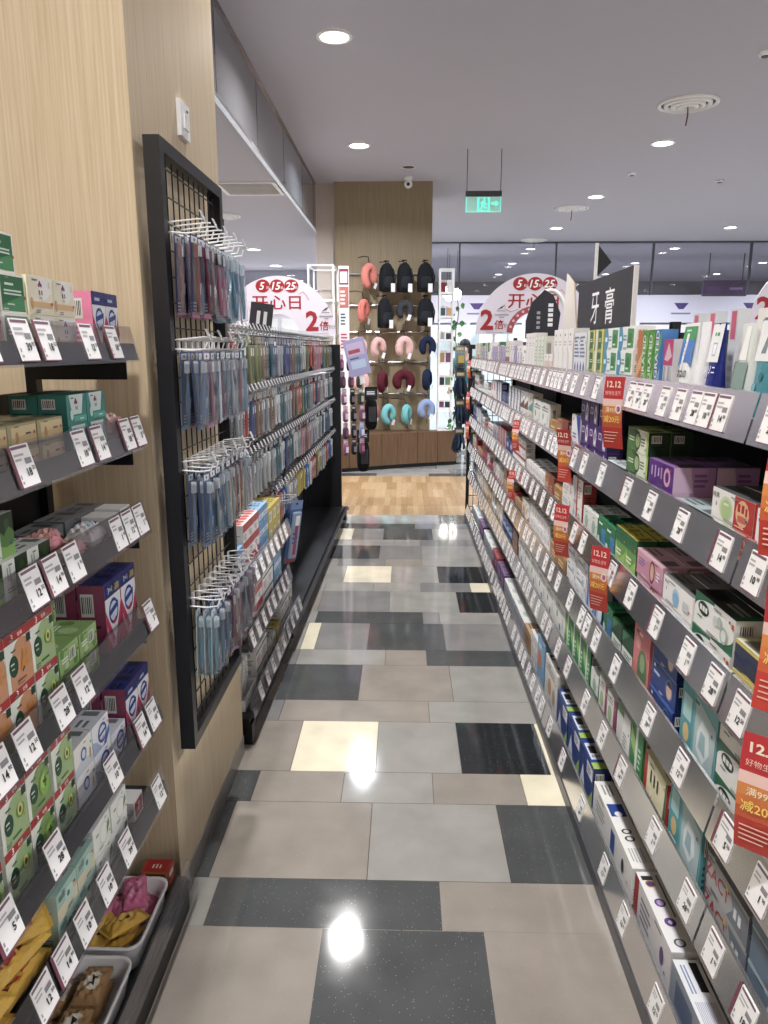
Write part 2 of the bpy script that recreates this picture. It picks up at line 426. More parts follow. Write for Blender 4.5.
# CCTV camera
t = empty('security_camera', (.03, 10.45, CEIL)); tag(t, 'small white dome security camera on ceiling before the veneer column', 'camera')
mb = MB((WHITEP,)); mb.lathe([(.0, 0), (.055, 0), (.055, -.03), (.04, -.045)], n=16); mb.build('mount', t)
mb = MB((WHITEP,)); mb.ellipsoid((0, 0, -.09), (.055, .055, .055), 'ffffff'); mb.build('housing', t, True)
mb = MB((BLACK,)); mb.ellipsoid((0, -.045, -.1), (.022, .018, .022), '000000'); mb.build('lens', t, True)
t = empty('ceiling_hole', (.03, 9.93, CEIL)); 
mb = MB((BLACK,)); disc(mb, .075, -.002, n=18); o = mb.build('recess', t)
mb = MB((WHITEM,)); mb.lathe([(.09, 0), (.088, -.005), (.075, -.003)], n=18); mb.build('rim', t)
tag(t, 'unlit dark recessed fitting in ceiling before the veneer column', 'ceiling fitting')
for i, (x, y) in enumerate(((2.89, 10.32), (4.18, 10.76), (2.72, 6.34))):
    t = empty('smoke_detector', (x, y, CEIL)); tag(t, 'small round ceiling smoke detector among the downlights', 'detector', 'ceiling detectors')
    mb = MB((WHITEP if i != 1 else CHROME,)); mb.lathe([(.055, 0), (.055, -.012), (.04, -.03), (.0, -.032)], n=16); mb.build('shell', t, True)
    mb = MB((BLACK,)); mb.lathe([(.03, -.028), (.028, -.036), (0, -.036)], n=12); mb.build('grille', t)
# exit sign
t = empty('exit_sign', (.885, 9.09, 3.22)); tag(t, 'hanging green running man exit sign with arrow', 'exit sign')
bx('rod', -.195, -.187, -.004, .004, .12, CEIL - 3.22, GREYLIP, t); bx('rod', .187, .195, -.004, .004, .12, CEIL - 3.22, GREYLIP, t)
bx('top_housing', -.205, .205, -.02, .02, .075, .135, GREYLIP, t)
EX = plain('exit_glow', '62e8cc', .4, emit=1.3); EXP = plain('exit_acrylic', 'a8d8cc', .3, emit=.35)
bx('acrylic_panel', -.2, .2, -.005, .005, -.09, .075, EXP, t)
mb = MB((EX,))
for y in (-.0062,):
    f = mb.face((-.2, y, -.09), (.4, 0, 0), (0, 0, .165), (0, -1, 0))
    f.rect(0, 0, 1, .04, 'ffffff'); f.rect(0, .04, .02, 1, 'ffffff'); f.rect(.98, .04, 1, 1, 'ffffff')
    f.rect(.33, .06, .68, .1, 'ffffff'); f.rect(.33, .1, .38, .95, 'ffffff'); f.rect(.63, .1, .68, .95, 'ffffff'); f.rect(.38, .9, .63, .95, 'ffffff')
    f.ell(.53, .78, .03, .07, 'ffffff'); f.poly([(.45, .7), (.55, .68), (.52, .4), (.45, .4)], 'ffffff'); f.poly([(.46, .42), (.52, .42), (.6, .25), (.56, .2)], 'ffffff')
    f.poly([(.45, .42), (.5, .42), (.44, .15), (.4, .17)], 'ffffff'); f.poly([(.54, .66), (.61, .5), (.59, .47), (.52, .58)], 'ffffff'); f.poly([(.46, .68), (.4, .52), (.42, .49), (.49, .62)], 'ffffff')
    f.rect(.72, .5, .86, .62, 'ffffff'); f.poly([(.84, .36), (.94, .56), (.84, .76)], 'ffffff')
mb.build('pictogram', t)

# ------------------------------------------------------------------ price tags and shelf parts
PRICES = ['5.50', '12.50', '10.90', '14.90', '39.90', '1.90', '18.50', '28.90']
tag_me = []
for i, p in enumerate(PRICES):
    mb = MB((PRINT,))
    w, h = .06, .07
    mb.box(-w / 2, w / 2, -.0006, .0006, 0, h, 'f4f3f3')
    f = mb.face((-w / 2, -.0006, 0), (w, 0, 0), (0, 0, h), (0, -1, 0))
    f.rect(.04, .9, .9, .97, '7d5a6c')
    f.lines(.08, .6, .6, .82, 2, 'b5b2b6', i); f.rect(.55, .52, .9, .66, '8c8a8e')
    f.rect(.06, .2, .12, .3, '9a9a9a'); f.rect(.06, .08, .16, .14, 'aaa6aa')
    a, b = p.split('.')
    f.text(a, .6 if len(a) == 2 else .66, .33, .2, '141414', .03); f.text(b, .86, .4, .11, '141414', .02)
    if i % 3 == 0: f.rect(-.14, 0, 0, 1, '7c3f52')
    f.rect(0, -.03, 1, 0, '7c4a5e')
    o = mb.build('price_tag'); tag_me.append(o.data); bpy.data.objects.remove(o)

def shelf(root, side, y0, y1, zb, xb, depth, tags, fh=.085, name='shelf', set_back=.02, clear_from=.45):
    """one shelf of a bay. side=+1: its edge looks to -X and the deck runs to +X. xb is the edge at the bottom"""
    s = side
    yc = (y0 + y1) / 2
    sh = MB((DARK,)); xa, xe = sorted((s * .012, s * depth)); sh.box(xa, xe, -(y1 - y0) / 2 + .002, (y1 - y0) / 2 - .002, 0, .018)
    d = sh.build(name, root); d.location = (xb, yc, zb)
    L = (y1 - y0) / 2 - .004
    lip = MB((GREYLIP,))
    k = clear_from
    lip.quad((0, -L, 0), (0, L, 0), (s * set_back * k, L, fh * k), (s * set_back * k, -L, fh * k), 'ffffff')
    lip.quad((s * .006, -L, 0), (s * .006, L, 0), (s * (.006 + set_back * k), L, fh * k), (s * (.006 + set_back * k), -L, fh * k), 'ffffff')
    lip.quad((s * .006, -L, 0), (s * .0, -L, 0), (s * set_back * k, -L, fh * k), (s * (.006 + set_back * k), -L, fh * k), 'ffffff')
    lip.quad((s * .006, L, 0), (s * .0, L, 0), (s * set_back * k, L, fh * k), (s * (.006 + set_back * k), L, fh * k), 'ffffff')
    lip.quad((s * .006, -L, 0), (s * .0, -L, 0), (0, L, 0), (s * .006, L, 0), 'ffffff')
    lip.quad((s * (.006 + set_back * k), -L, fh * k), (s * set_back * k, -L, fh * k), (s * set_back * k, L, fh * k), (s * (.006 + set_back * k), L, fh * k), 'ffffff')
    lip.build('shelf_lip', d)
    st = MB((FASCIA,)); e = -s * .004
    st.quad((e, -L, -.004), (e, L, -.004), (e + s * set_back, L, fh), (e + s * set_back, -L, fh), 'ffffff')
    st.quad((e + s * set_back, -L, fh), (e + s * set_back, L, fh), (e + s * (set_back + .006), L, fh + .001), (e + s * (set_back + .006), -L, fh + .001), 'ffffff')
    st.build('clear_strip', d)
    ang = math.atan2(set_back, fh)
    for (y, v) in tags:
        g = link('price_tag', tag_me[v % len(tag_me)], d)
        g.location = (-s * .0034, y - yc, .006)
        g.rotation_euler = Euler((-ang, 0, -s * PI / 2), 'XYZ')
    return d

# ------------------------------------------------------------------ carton designs
DES = {}
def carton(key, label, w, h, d, base, ops=(), side=None, top=None, mat=None, sops=(), tops=()):
    mb = MB((mat or PRINT,))
    mb.box(-w / 2, w / 2, -d / 2, d / 2, 0, h, base, l=side or base, r=side or base, t=top or base)
    def run(f, ops):
        for o in ops:
            k = o[0]
            if k == 'r': f.rect(*o[1:])
            elif k == 'e': f.ell(*o[1:])
            elif k == 't': f.text(*o[1:])
            elif k == 'T': f.text(o[1], o[2], o[3], o[4], o[5], .014, *o[6:])
            elif k == 'p': f.poly(*o[1:])
            elif k == 'l': f.lines(*o[1:])
    run(mb.face((-w / 2, -d / 2, 0), (w, 0, 0), (0, 0, h), (0, -1, 0)), ops)
    run(mb.face((-w / 2, -d / 2, h), (w, 0, 0), (0, d, 0), (0, 0, 1)), tops)
    run(mb.face((w / 2, -d / 2, 0), (0, d, 0), (0, 0, h), (1, 0, 0)), sops)
    run(mb.face((-w / 2, d / 2, 0), (0, -d, 0), (0, 0, h), (-1, 0, 0)), sops)
    # small print, barcode and seals too fine to read
    q = random.Random(key); dk = lambda c: ''.join('%02x' % int(int(c[i:i + 2], 16) * .55) for i in (0, 2, 4))
    if w >= .08:
        ff = mb.face((-w / 2, -d / 2, 0), (w, 0, 0), (0, 0, h), (0, -1, 0)); ff.k = len(ops) + 2
        u0 = q.uniform(.04, .5); ff.lines(u0, .04, u0 + q.uniform(.2, .4), .14, 2, q.choice(('8a8a90', '6a6a70', 'd8d8dc')), q.randrange(99))
        u0 = q.uniform(.05, .7); ff.lines(u0, .86, u0 + .22, .94, 1, dk(base), q.randrange(99))
        ff.ell(q.uniform(.86, .94), q.uniform(.15, .85), .025 * .1 / w + .01, .025 * .1 / h + .01, q.choice(('b04a40', '3a6ab0', 'c8a040', '4a8a5a')), 10)
        tc = top or base
        if not tops:
            ft = mb.face((-w / 2, -d / 2, h), (w, 0, 0), (0, d, 0), (0, 0, 1)); ft.k = 2
            ft.lines(.08, .25, .5, .75, 2, dk(tc), 3); ft.rect(.7, .2, .92, .8, dk(tc))
    if not sops and d > .04:
        for fs in (mb.face((w / 2, -d / 2, 0), (0, d, 0), (0, 0, h), (1, 0, 0)), mb.face((-w / 2, d / 2, 0), (0, -d, 0), (0, 0, h), (-1, 0, 0))):
            fs.k = 2; fs.rect(.12, .55, .6, .88, 'd8d6d2')
            for i in range(6): fs.rect(.16 + i * .07, .6, .16 + i * .07 + q.uniform(.02, .045), .84, '303034'); fs.k -= 1
            fs.lines(.12, .12, .85, .45, 4, dk(side or base), 5)
    o = mb.build(key); me = o.data; bpy.data.objects.remove(o)
    DES[key] = dict(me=me, label=label, w=w, h=h, d=d)

def arc(cu, cv, ru, rv, a0, a1, n=10): return [(cu + ru * math.cos(R(a0 + (a1 - a0) * i / n)), cv + rv * math.sin(R(a0 + (a1 - a0) * i / n))) for i in range(n + 1)]
# soaps
for k, c1, c2, nm in (('soap_green', '1f6b3a', '3f8f55', 'green'), ('soap_orange', 'c4552a', 'd97a45', 'orange')):
    carton(k, nm + ' soap box with white rim', .082, .064, .055, 'ece9e0', [('r', .05, .06, .95, .94, c1), ('p', [(.05, .06), (.95, .06), (.95, .5), (.05, .2)], c2), ('l', .2, .68, .75, .8, 1, 'd8e6d8'), ('l', .15, .45, .85, .62, 2, 'cfe0d2'), ('l', .25, .2, .7, .27, 1, 'cfe0d2')], side='e8e4d8', sops=[('r', .1, .1, .9, .9, c1)])
carton('soap_cream', 'cream soap box with purple flower mark', .092, .066, .055, 'efe9c6', [('r', .06, .05, .96, .97, 'e3dcc4'), ('p', [(.3, .97), (.96, .97), (.96, .6), (.6, .35)], 'e9e7e3'), ('r', .1, .18, .96, .34, 'd9b07c'), ('e', .14, .28, .06, .16, 'c99a60'), ('e', .5, .84, .035, .05, '7b2d5a'), ('e', .46, .77, .035, .05, '7b2d5a'), ('e', .54, .77, .035, .05, '7b2d5a'), ('r', .44, .52, .48, .64, '4a4a4a'), ('r', .53, .52, .57, .64, '4a4a4a'), ('l', .44, .42, .6, .47, 1, '8a857a'), ('r', .83, .72, .9, .88, 'd8d2a8')], side='f1ecb8', sops=[('r', .82, .05, .9, .95, 'd9cf80')])
carton('soap_teal', 'teal soap box with purple flower mark', .092, .06, .055, '2e8c80', [('p', [(.12, 1), (.85, 1), (.72, .35), (.25, .35)], 'cfdcd8'), ('e', .45, .82, .04, .06, '7b2d5a'), ('e', .41, .74, .04, .06, '7b2d5a'), ('e', .49, .74, .04, .06, '7b2d5a'), ('r', .42, .5, .45, .62, '3c4a48'), ('r', .48, .5, .51, .62, '3c4a48'), ('e', .2, .35, .08, .18, 'bfe0d6'), ('r', .3, .1, .95, .3, '4fb0a2'), ('l', .6, .16, .92, .24, 1, 'e6f2ee')], side='2a7a70')
carton('soap_olive', 'pale olive soap box with tan panel', .1, .042, .06, 'a79f73', [('r', .12, .1, .98, .9, 'c9ae7a'), ('p', [(.12, .45), (.98, .6), (.98, .9), (.12, .9)], 'd6c08e'), ('e', .3, .45, .06, .25, 'b08a55'), ('l', .6, .5, .9, .65, 1, '5a5140')], side='9a9368', top='b3ab80')
carton('soap_white_small', 'small white soap box', .07, .05, .055, 'e8e6e2', [('r', .35, .45, .5, .8, '333333'), ('l', .2, .2, .6, .3, 1, '888888')])
carton('soap_leaf', 'white and dark green leaf print soap box', .082, .074, .055, 'e4e9e2', [('r', .48, 0, 1, 1, '4d7d35'), ('p', [(.48, 1), (1, 1), (1, .55), (.8, .7), (.62, .5), (.48, .62)], '22361c'), ('p', [(.48, 0), (1, 0), (1, .3), (.7, .22), (.48, .28)], '7fb04c'), ('e', .75, .75, .1, .12, '33502a'), ('r', .14, .55, .18, .85, '9aa79a'), ('r', .24, .5, .28, .85, '9aa79a'), ('l', .1, .25, .4, .4, 2, 'a9b5a9')], side='dfe5de', top='d7dfd6')
carton('soap_grey', 'plain dark grey soap box', .1, .05, .07, '6f7276', [('l', .2, .4, .7, .6, 1, '9a9ca0')], top='7c7f83')
carton('soap_redwhite', 'small white box with red panel', .06, .052, .06, 'eae8e6', [('r', .12, .1, .92, .88, 'b3262c'), ('T', '7', .55, .5, .45, 'f2f2f2')], top='ecebea', sops=[('r', .1, .1, .9, .5, 'c33')] if False else ())
carton('soap_bluewhite', 'small white box with blue panel', .06, .056, .06, 'eae8e6', [('r', .1, .1, .92, .88, '1f6fb8'), ('e', .5, .5, .2, .25, '58a0d8')], top='ecebea')
def fruit(k, label, base, leaf, fr):
    ops = [('r', 0, 0, 1, .84, 'e6ece0'), ('p', [(.12, 0)] + [(1, 0), (1, .55)] + arc(.62, .5, .38, .34, 8, 172) + [(.12, .5)], base)]
    ops += [('r', 0, .84, 1, 1, 'b32a28'), ('T', '3', .3, .92, .12, 'ffffff'), ('t', '块装', .6, .92, .08, 'ffe9e0')]
    ops += [('e', .27, .42, .17, .19, '1e4a33'), ('l', .16, .44, .38, .5, 1, 'd5e6d8'), ('l', .18, .36, .36, .4, 1, 'b9d6c0'), ('l', .2, .66, .5, .72, 1, '2f4a35'), ('r', .82, .68, .98, .83, '23402e'), ('l', .35, .08, .9, .16, 1, leaf)]
    if fr == 'avocado': ops += [('e', .72, .47, .16, .13, '6c9a33'), ('e', .7, .5, .1, .12, 'c9d66b'), ('e', .7, .49, .05, .06, '6b4420')]
    if fr == 'apple': ops += [('e', .72, .42, .22, .23, '86b83c'), ('e', .68, .46, .12, .13, 'a9d15c'), ('p', [(.64, .44), (.8, .4), (.82, .46), (.66, .5)], '2b5a20'), ('p', [(.7, .34), (.76, .34), (.78, .54), (.72, .54)], '2b5a20')]
    if fr == 'ginger': ops += [('p', [(.5, .3), (.62, .5), (.58, .62), (.66, .62), (.7, .5), (.8, .6), (.86, .56), (.76, .4), (.84, .34), (.8, .28), (.68, .32), (.56, .24)], 'd48a2c'), ('p', [(.55, .26), (.62, .32), (.66, .28), (.58, .22)], '5a3a1c')]
    carton(k, label, .084, .1, .055, 'd9ded2', ops, side='cfd6c8', top='7d2a28')
fruit('soap_ginger', 'orange arched soap three-pack with ginger picture', 'cf9468', 'a04a20', 'ginger')
fruit('soap_avocado', 'green arched soap three-pack with avocado picture', '9dbb80', '2f6a2c', 'avocado')
fruit('soap_apple', 'green soap three-pack with whole apple picture', '7fa05a', '2f6a2c', 'apple')
def shield(k, label, w, h, d, plus):
    ops = [('r', 0, 0, 1, 1, 'c2365f'), ('p', [(.02, .78), (.98, .78), (.98, .62), (.52, .12), (.02, .62)], 'e9eaf0'), ('r', 0, .78, 1, 1, '1c2f78'), ('e', .5, .55, .3, .19, '24439a'), ('e', .5, .55, .24, .14, 'c9d3ea'), ('p', [(.2, .5), (.8, .58), (.8, .66), (.2, .58)], '23408f'), ('p', [(.36, .4), (.64, .46), (.56, .38), (.46, .36)], 'b5303a')]
    if plus: ops += [('T', '3+1', .34, .88, .085, 'e8ecf6'), ('r', .62, .82, .92, .92, '9a8f5a')]
    else: ops += [('l', .2, .83, .8, .93, 1, 'aebbe0')]
    ops += [('p', [(0, .3), (.3, 0), (.45, 0), (0, .42)], 'e3799a'), ('p', [(1, .3), (.7, 0), (.6, 0), (1, .4)], 'a82a50')]
    carton(k, label, w, h, d, 'c23a62', ops, side='e87fa8' if k.endswith('top') else '8e3a5c', top='1c2f78', mat=FILM)  # packs below the top shelf have shade put into their side colour
shield('soap_shield_top', 'pink and navy soap multipack with shield emblem', .072, .125, .05, False)
shield('soap_shield_plus', 'pink navy 3+1 soap multipack with shield emblem', .092, .16, .06, True)
shield('soap_shield_small', 'pink soap bag with navy top and emblem', .08, .135, .055, False)
carton('soap_blue_shield', 'white and blue soap carton with blue oval emblem', .085, .066, .06, 'e6e8ee', [('p', [(0, 0), (.55, 0), (.2, .4), (0, .5)], '9fb0d0'), ('p', [(.55, 0), (.75, 0), (1, .3), (1, .55)], '2d57a6'), ('e', .58, .5, .27, .34, '24439a'), ('e', .58, .5, .2, .24, 'd5dcec'), ('p', [(.36, .42), (.8, .5), (.8, .6), (.36, .52)], '23408f'), ('p', [(.45, .32), (.7, .38), (.62, .3), (.52, .28)], 'b5303a')], top='cfd4de', side='d5dae4')
carton('soap_white_shield', 'white soap carton with grey swirl and emblem', .085, .066, .06, 'e9e8e4', [('p', [(0, 0), (1, 0), (1, .2), (.5, .45), (0, .3)], 'c9d2dc'), ('e', .5, .55, .16, .22, '3a5aa0'), ('e', .5, .55, .1, .14, 'd8deea'), ('e', .85, .35, .06, .2, 'b5a77a')], top='cfd0d2', side='dedcd6')
carton('soap_leafwhite', 'white soap carton with green leaf sprig', .09, .066, .06, 'e3e6e0', [('e', .6, .45, .26, .38, 'cdd4cc'), ('e', .6, .45, .22, .32, 'e9ece6'), ('p', [(.75, .2), (.95, .5), (.9, .75), (.78, .5)], '4d7d45'), ('l', .15, .6, .4, .75, 1, '6a8a70')], top='d5d8d0', side='d8ddd4')
carton('soap_teal_beige', 'mint and beige soap carton with small flowers', .085, .06, .06, '9cc0b4', [('r', 0, 0, 1, .45, 'd8cfb0'), ('e', .6, .5, .22, .3, 'b7d6ca'), ('e', .55, .55, .07, .1, '3f7a6a'), ('l', .1, .65, .4, .85, 2, '3f6a60'), ('e', .85, .6, .06, .08, 'e4d089')], top='8fb2a8', side='a9c4b8')
carton('soap_lime', 'lime green film-wrapped soap multipack with barcode', .086, .05, .08, '9cc273', [('e', .15, .8, .1, .2, '6f9c48'), ('e', .8, .25, .12, .25, '6f9c48'), ('e', .35, .2, .1, .18, 'c4dca0'), ('r', .5, .3, .82, .8, 'dfe4d6'), ('r', .53, .36, .56, .76, '5a6a50'), ('r', .59, .36, .61, .76, '5a6a50'), ('r', .64, .36, .68, .76, '5a6a50'), ('r', .72, .36, .74, .76, '5a6a50'), ('l', .1, .4, .42, .65, 2, 'f0f4e4')], side='86b05c', top='8fb868', mat=FILM, tops=[('e', .3, .4, .2, .25, 'b4d490'), ('e', .75, .65, .15, .2, '6f9c48'), ('l', .2, .7, .6, .9, 2, 'e4eed4')], sops=[('e', .5, .5, .3, .3, 'b4d490')])
carton('soap_red_box', 'small red box with gold border', .055, .06, .075, 'a3211f', [('r', .08, .1, .92, .9, 'c02a25'), ('r', .2, .55, .8, .8, 'e9dccb'), ('l', .2, .2, .8, .4, 2, 'e0b060')], side='b98a40', top='c8302a', sops=[('r', .1, .1, .9, .9, '8a1c1a')], tops=[('r', .1, .1, .9, .9, 'b5221f'), ('l', .3, .3, .7, .7, 3, 'f0e0d0')])
# toothpastes
carton('paste_nur', 'white carton with green jar and red gift panel', .19, .062, .06, 'ecebe6', [('e', .36, .45, .17, .4, 'c9d6b8'), ('e', .36, .42, .13, .33, 'a9c783'), ('r', .3, .55, .42, .62, 'dfe8d0'), ('T', 'NUR', .1, .78, .17, '555555'), ('T', '6', .12, .5, .16, '444444'), ('r', .56, 0, 1, 1, 'c2302c'), ('e', .75, .52, .15, .42, 'e9b98a'), ('r', .64, .55, .7, .8, 'b5302c'), ('r', .73, .55, .79, .8, 'b5302c'), ('r', .82, .5, .86, .75, 'b5302c'), ('r', .66, .25, .85, .45, 'd0685a'), ('l', .6, .05, .95, .13, 1, 'f0c9b8')], side='c2302c', top='5b5d5e')
carton('paste_nur_blue', 'white carton with blue water glass', .19, .062, .06, 'eeecea', [('T', 'NUR', .12, .8, .15, '666666'), ('T', '6', .12, .55, .14, '555555'), ('e', .46, .45, .12, .36, 'a9cde4'), ('e', .46, .4, .1, .26, '7fb4d8'), ('r', .7, .35, .88, .6, 'c9ccd0'), ('l', .7, .2, .9, .32, 2, 'b5b8bc')], top='7b7d7e', side='dcdad6')
carton('paste_circles', 'white carton with blue and red circles', .17, .06, .055, 'eceaec', [('l', .05, .75, .9, .9, 1, '444466'), ('e', .25, .42, .14, .33, '233a80'), ('e', .58, .4, .12, .28, 'b33a48'), ('r', .05, .62, .5, .72, '233a80')], top='dcdadc')
carton('paste_mint_low', 'pale mint carton with green end', .2, .056, .06, 'cfe0e0', [('r', .05, .55, .16, .8, '8aa7a8'), ('l', .3, .5, .55, .7, 1, '587a7c'), ('e', .74, .5, .1, .3, '3f9a5c'), ('e', .85, .4, .06, .2, '2f7f48'), ('r', .9, 0, 1, 1, '1c6a42')], side='176040', top='a9bcc0')
carton('paste_purple', 'purple carton with pink ring picture', .18, .062, .1, '5c2a86', [('e', .76, .5, .13, .38, 'd9a0b8'), ('e', .76, .5, .07, .22, '5c2a86'), ('r', .12, .35, .17, .75, 'cdb0e0'), ('r', .26, .3, .31, .8, 'cdb0e0'), ('r', .4, .4, .45, .75, 'cdb0e0'), ('r', .52, .35, .57, .8, 'b89ad6')], side='b98ac2', top='8c6aa8', sops=[('p', [(0, 0), (.5, 0), (.4, 1), (0, 1)], 'd9b8d8'), ('l', .5, .2, .9, .8, 3, '8c5aa0')])
carton('paste_lime', 'white and dark green carton with lime swirl', .19, .062, .055, '4a7d3a', [('p', [(.45, 1), (1, 1), (1, 0), (.52, 0), (.62, .5)], 'dfe6d2'), ('e', .5, .5, .14, .42, '2c4f2a'), ('e', .5, .5, .1, .32, 'a9c28a'), ('l', .66, .3, .9, .7, 3, '6a7a60'), ('r', .92, 0, 1, 1, '9fc23a'), ('l', .08, .4, .35, .65, 2, 'cfe0c0')], top='b5cf7a', side='23402a')
carton('paste_blue_small', 'small white carton with light blue corner', .09, .06, .055, 'e2e8ec', [('p', [(0, 0), (.6, 0), (0, .7)], '2f9ac4'), ('l', .3, .5, .85, .8, 2, '9ab0bc')], top='d8e2e8')
carton('paste_violet', 'dark violet carton with white tube picture', .12, .075, .05, '43246e', [('p', [(.55, .05), (.8, .05), (.85, .6), (.7, .92), (.55, .6)], 'dcd6e4'), ('e', .7, .5, .09, .2, '8a7fa8'), ('r', .1, .45, .4, .75, 'cfc6dc'), ('r', .15, .5, .35, .7, '5a3a86')], side='321a56', top='503080')
carton('paste_tricolour', 'white carton with royal blue and red slants', .14, .16, .05, 'e6e2e4', [('p', [(.5, 1), (1, 1), (1, .3)], '2448a4'), ('p', [(0, 0), (.6, 0), (0, .5)], 'b5343c'), ('l', .15, .45, .6, .6, 2, '6a5a90'), ('e', .6, .3, .15, .1, '9fb0d8')], top='d8d4d8')
carton('paste_brown', 'brown and maroon carton', .2, .12, .055, '8e3b30', [('r', 0, 0, .45, 1, 'a9764e'), ('l', .05, .5, .35, .7, 2, 'e0c8a0'), ('l', .55, .4, .9, .7, 3, 'd8a898')], top='7a4a3a', side='702a24')
carton('paste_whitesmall', 'plain white carton with faint grey lettering', .17, .052, .05, 'e9e7e4', [('l', .1, .3, .6, .7, 2, 'b0aeb0'), ('e', .82, .5, .08, .28, 'c9b0b0')], top='d8d6d4')
carton('paste_navy', 'navy carton with yellow waves', .19, .06, .06, '3a4258', [('p', [(0, 0), (.3, .12), (.6, .05), (1, .25), (1, 0)], 'd9c04a'), ('p', [(0, .45), (.2, .3), (.35, .6), (.55, .35), (.75, .55), (1, .4), (1, .5), (.7, .65), (.5, .5), (.3, .7), (.15, .45), (0, .55)], '262e66'), ('r', 0, .88, 1, 1, 'd8c860')], top='d8d2b0', tops=[('r', .1, .1, .7, .9, '6a6a60')])
herb = [('p', [(0, 1), (0, .55)] + arc(.5, .5, .5, .42, 180, 90) + [(.5, 1)], '1d6b4a'), ('p', [(1, 0), (1, .5)] + arc(.5, .5, .5, .45, 0, -90) + [(.5, 0)], '1d6b4a'), ('p', arc(.24, .62, .14, .2, 0, 360, 16), '1c2f2a'), ('r', .14, .54, .2, .7, 'e6eae4'), ('r', .215, .54, .275, .7, 'e6eae4'), ('r', .29, .54, .345, .7, 'e6eae4'), ('l', .1, .3, .3, .38, 1, '444'*2), ('e', .56, .55, .06, .16, 'c9d2cc'), ('e', .66, .6, .06, .17, 'b5c2ba'), ('e', .78, .35, .09, .24, 'aebcb4'), ('e', .78, .35, .06, .16, 'dfe5e0'), ('r', .94, .72, .99, .86, 'c2482c')]
carton('paste_herb', 'white and green herbal carton with black oval', .2, .075, .065, 'eaece8', herb, top='3c3f3e', side='e4e6e2', tops=[('r', .05, .2, .4, .7, '151515'), ('l', .5, .3, .9, .7, 2, 'a0a4a0'), ('r', .9, 0, 1, 1, '1d6b4a')])
carton('paste_pinkface', 'pink carton with portrait of a face', .2, .068, .06, 'd89fb0', [('p', [(0, 0), (1, 0), (1, .5), (.5, .8), (0, .5)], 'c98aa6'), ('e', .62, .5, .1, .46, '6a3038'), ('e', .62, .5, .07, .34, 'd9a890'), ('l', .08, .4, .4, .75, 3, '7a6aa8'), ('r', 0, .93, 1, 1, 'f0c0d4'), ('l', .78, .3, .95, .7, 3, 'f2e2ea')], side='b98aa4', top='d8aebc')
carton('paste_greenyellow', 'lime and green carton with yellow top', .1, .15, .055, '5f9a3e', [('r', 0, .72, 1, 1, '1c6b42'), ('p', [(0, .7), (.5, .4), (1, .6), (1, .3), (0, .2)], '9ac45a'), ('r', .5, 0, 1, .35, 'dfe5d8'), ('l', .1, .45, .6, .6, 2, 'e6f0d8')], side='1c5a36', top='d6c83c')
carton('paste_greenblue', 'emerald carton with blue panel', .1, .13, .055, '177a4c', [('r', .45, .1, .95, .75, '3f7fb8'), ('p', [(0, 0), (.45, 0), (.2, .5), (0, .5)], 'd8e4dc'), ('l', .1, .8, .8, .9, 1, 'e0efe6')], side='11603c', top='2a8a5c')
carton('paste_greenwhite', 'white carton with emerald lower half', .1, .12, .055, 'dde2dc', [('r', 0, 0, 1, .42, '1c7a50'), ('e', .5, .62, .22, .2, '9ab8a8'), ('l', .2, .1, .8, .3, 2, 'd0e6da')], side='1a6a46', top='cfd6d0')
carton('paste_redstripe', 'white carton with upright red stripe', .16, .1, .05, 'e6e3e2', [('r', .42, 0, .55, 1, 'b53a36'), ('l', .6, .3, .92, .75, 4, '8a8a90'), ('e', .2, .5, .12, .25, 'c0c4cc')], side='a8342f', top='d6d2d0')
carton('paste_gold', 'gold brown carton', .16, .1, .05, 'a9783c', [('r', 0, 0, 1, .3, '8a4a2a'), ('l', .15, .5, .7, .8, 2, 'e6cf9a')], side='8a5a2c', top='b98a50')
carton('paste_blueface', 'royal blue carton with round portrait', .17, .075, .055, '1d3a80', [('e', .74, .5, .14, .36, '4a80c0'), ('e', .74, .48, .1, .3, 'd9b09a'), ('p', arc(.74, .6, .1, .2, 0, 180, 8), '3a2420'), ('l', .1, .5, .5, .7, 1, 'b5c8e8'), ('r', .1, .75, .16, .88, 'd0dcf0'), ('r', 0, .95, 1, 1, '4a86d0')], side='12265c', top='2a4a90')
carton('paste_tealtall', 'tall teal carton with clear bottle picture', .19, .19, .055, '5fa9b0', [('r', .0, .0, .35, 1, '3f98a2'), ('r', .05, .55, .3, .85, '9fd0d0'), ('e', .18, .38, .09, .12, 'd8b878'), ('l', .06, .1, .3, .25, 2, 'e0f0f0'), ('p', [(.42, .1), (.95, .05), (.98, .8), (.42, .95)], 'a9c2c6'), ('p', [(.5, .35), (.7, .25), (.85, .45), (.8, .7), (.6, .75), (.5, .55)], 'd6e2e4'), ('p', [(.55, .4), (.75, .35), (.72, .6), (.6, .62)], '8fb4bc')], side='4f949c', top='79b9be')
carton('paste_pinkgreen', 'coral carton with green garden figure', .13, .19, .06, 'd8787a', [('e', .6, .4, .3, .3, '4f7a50'), ('e', .6, .5, .15, .14, '8fa878'), ('e', .3, .75, .15, .1, 'e8a8a8'), ('l', .15, .85, .8, .94, 1, 'f4dcd8')], side='b85a60', top='e09a98')
carton('paste_forest', 'dark green and white carton', .1, .12, .055, '20482f', [('r', 0, .3, 1, .6, 'dde2dc'), ('l', .2, .38, .8, .52, 2, '4a6a54'), ('p', [(0, 1), (.6, 1), (0, .7)], '3f7a52')], top='2c5a3c')
carton('paste_bluewhite', 'white carton with blue vertical bands', .1, .2, .05, 'dfe4ec', [('r', .1, 0, .35, 1, '2f6ab4'), ('r', .42, 0, .5, 1, '7aa8dc'), ('l', .55, .5, .95, .85, 5, '8a9ab8'), ('p', [(.55, 0), (1, 0), (1, .3)], '2b4f9a')], side='2a5aa0', top='d0d8e4')
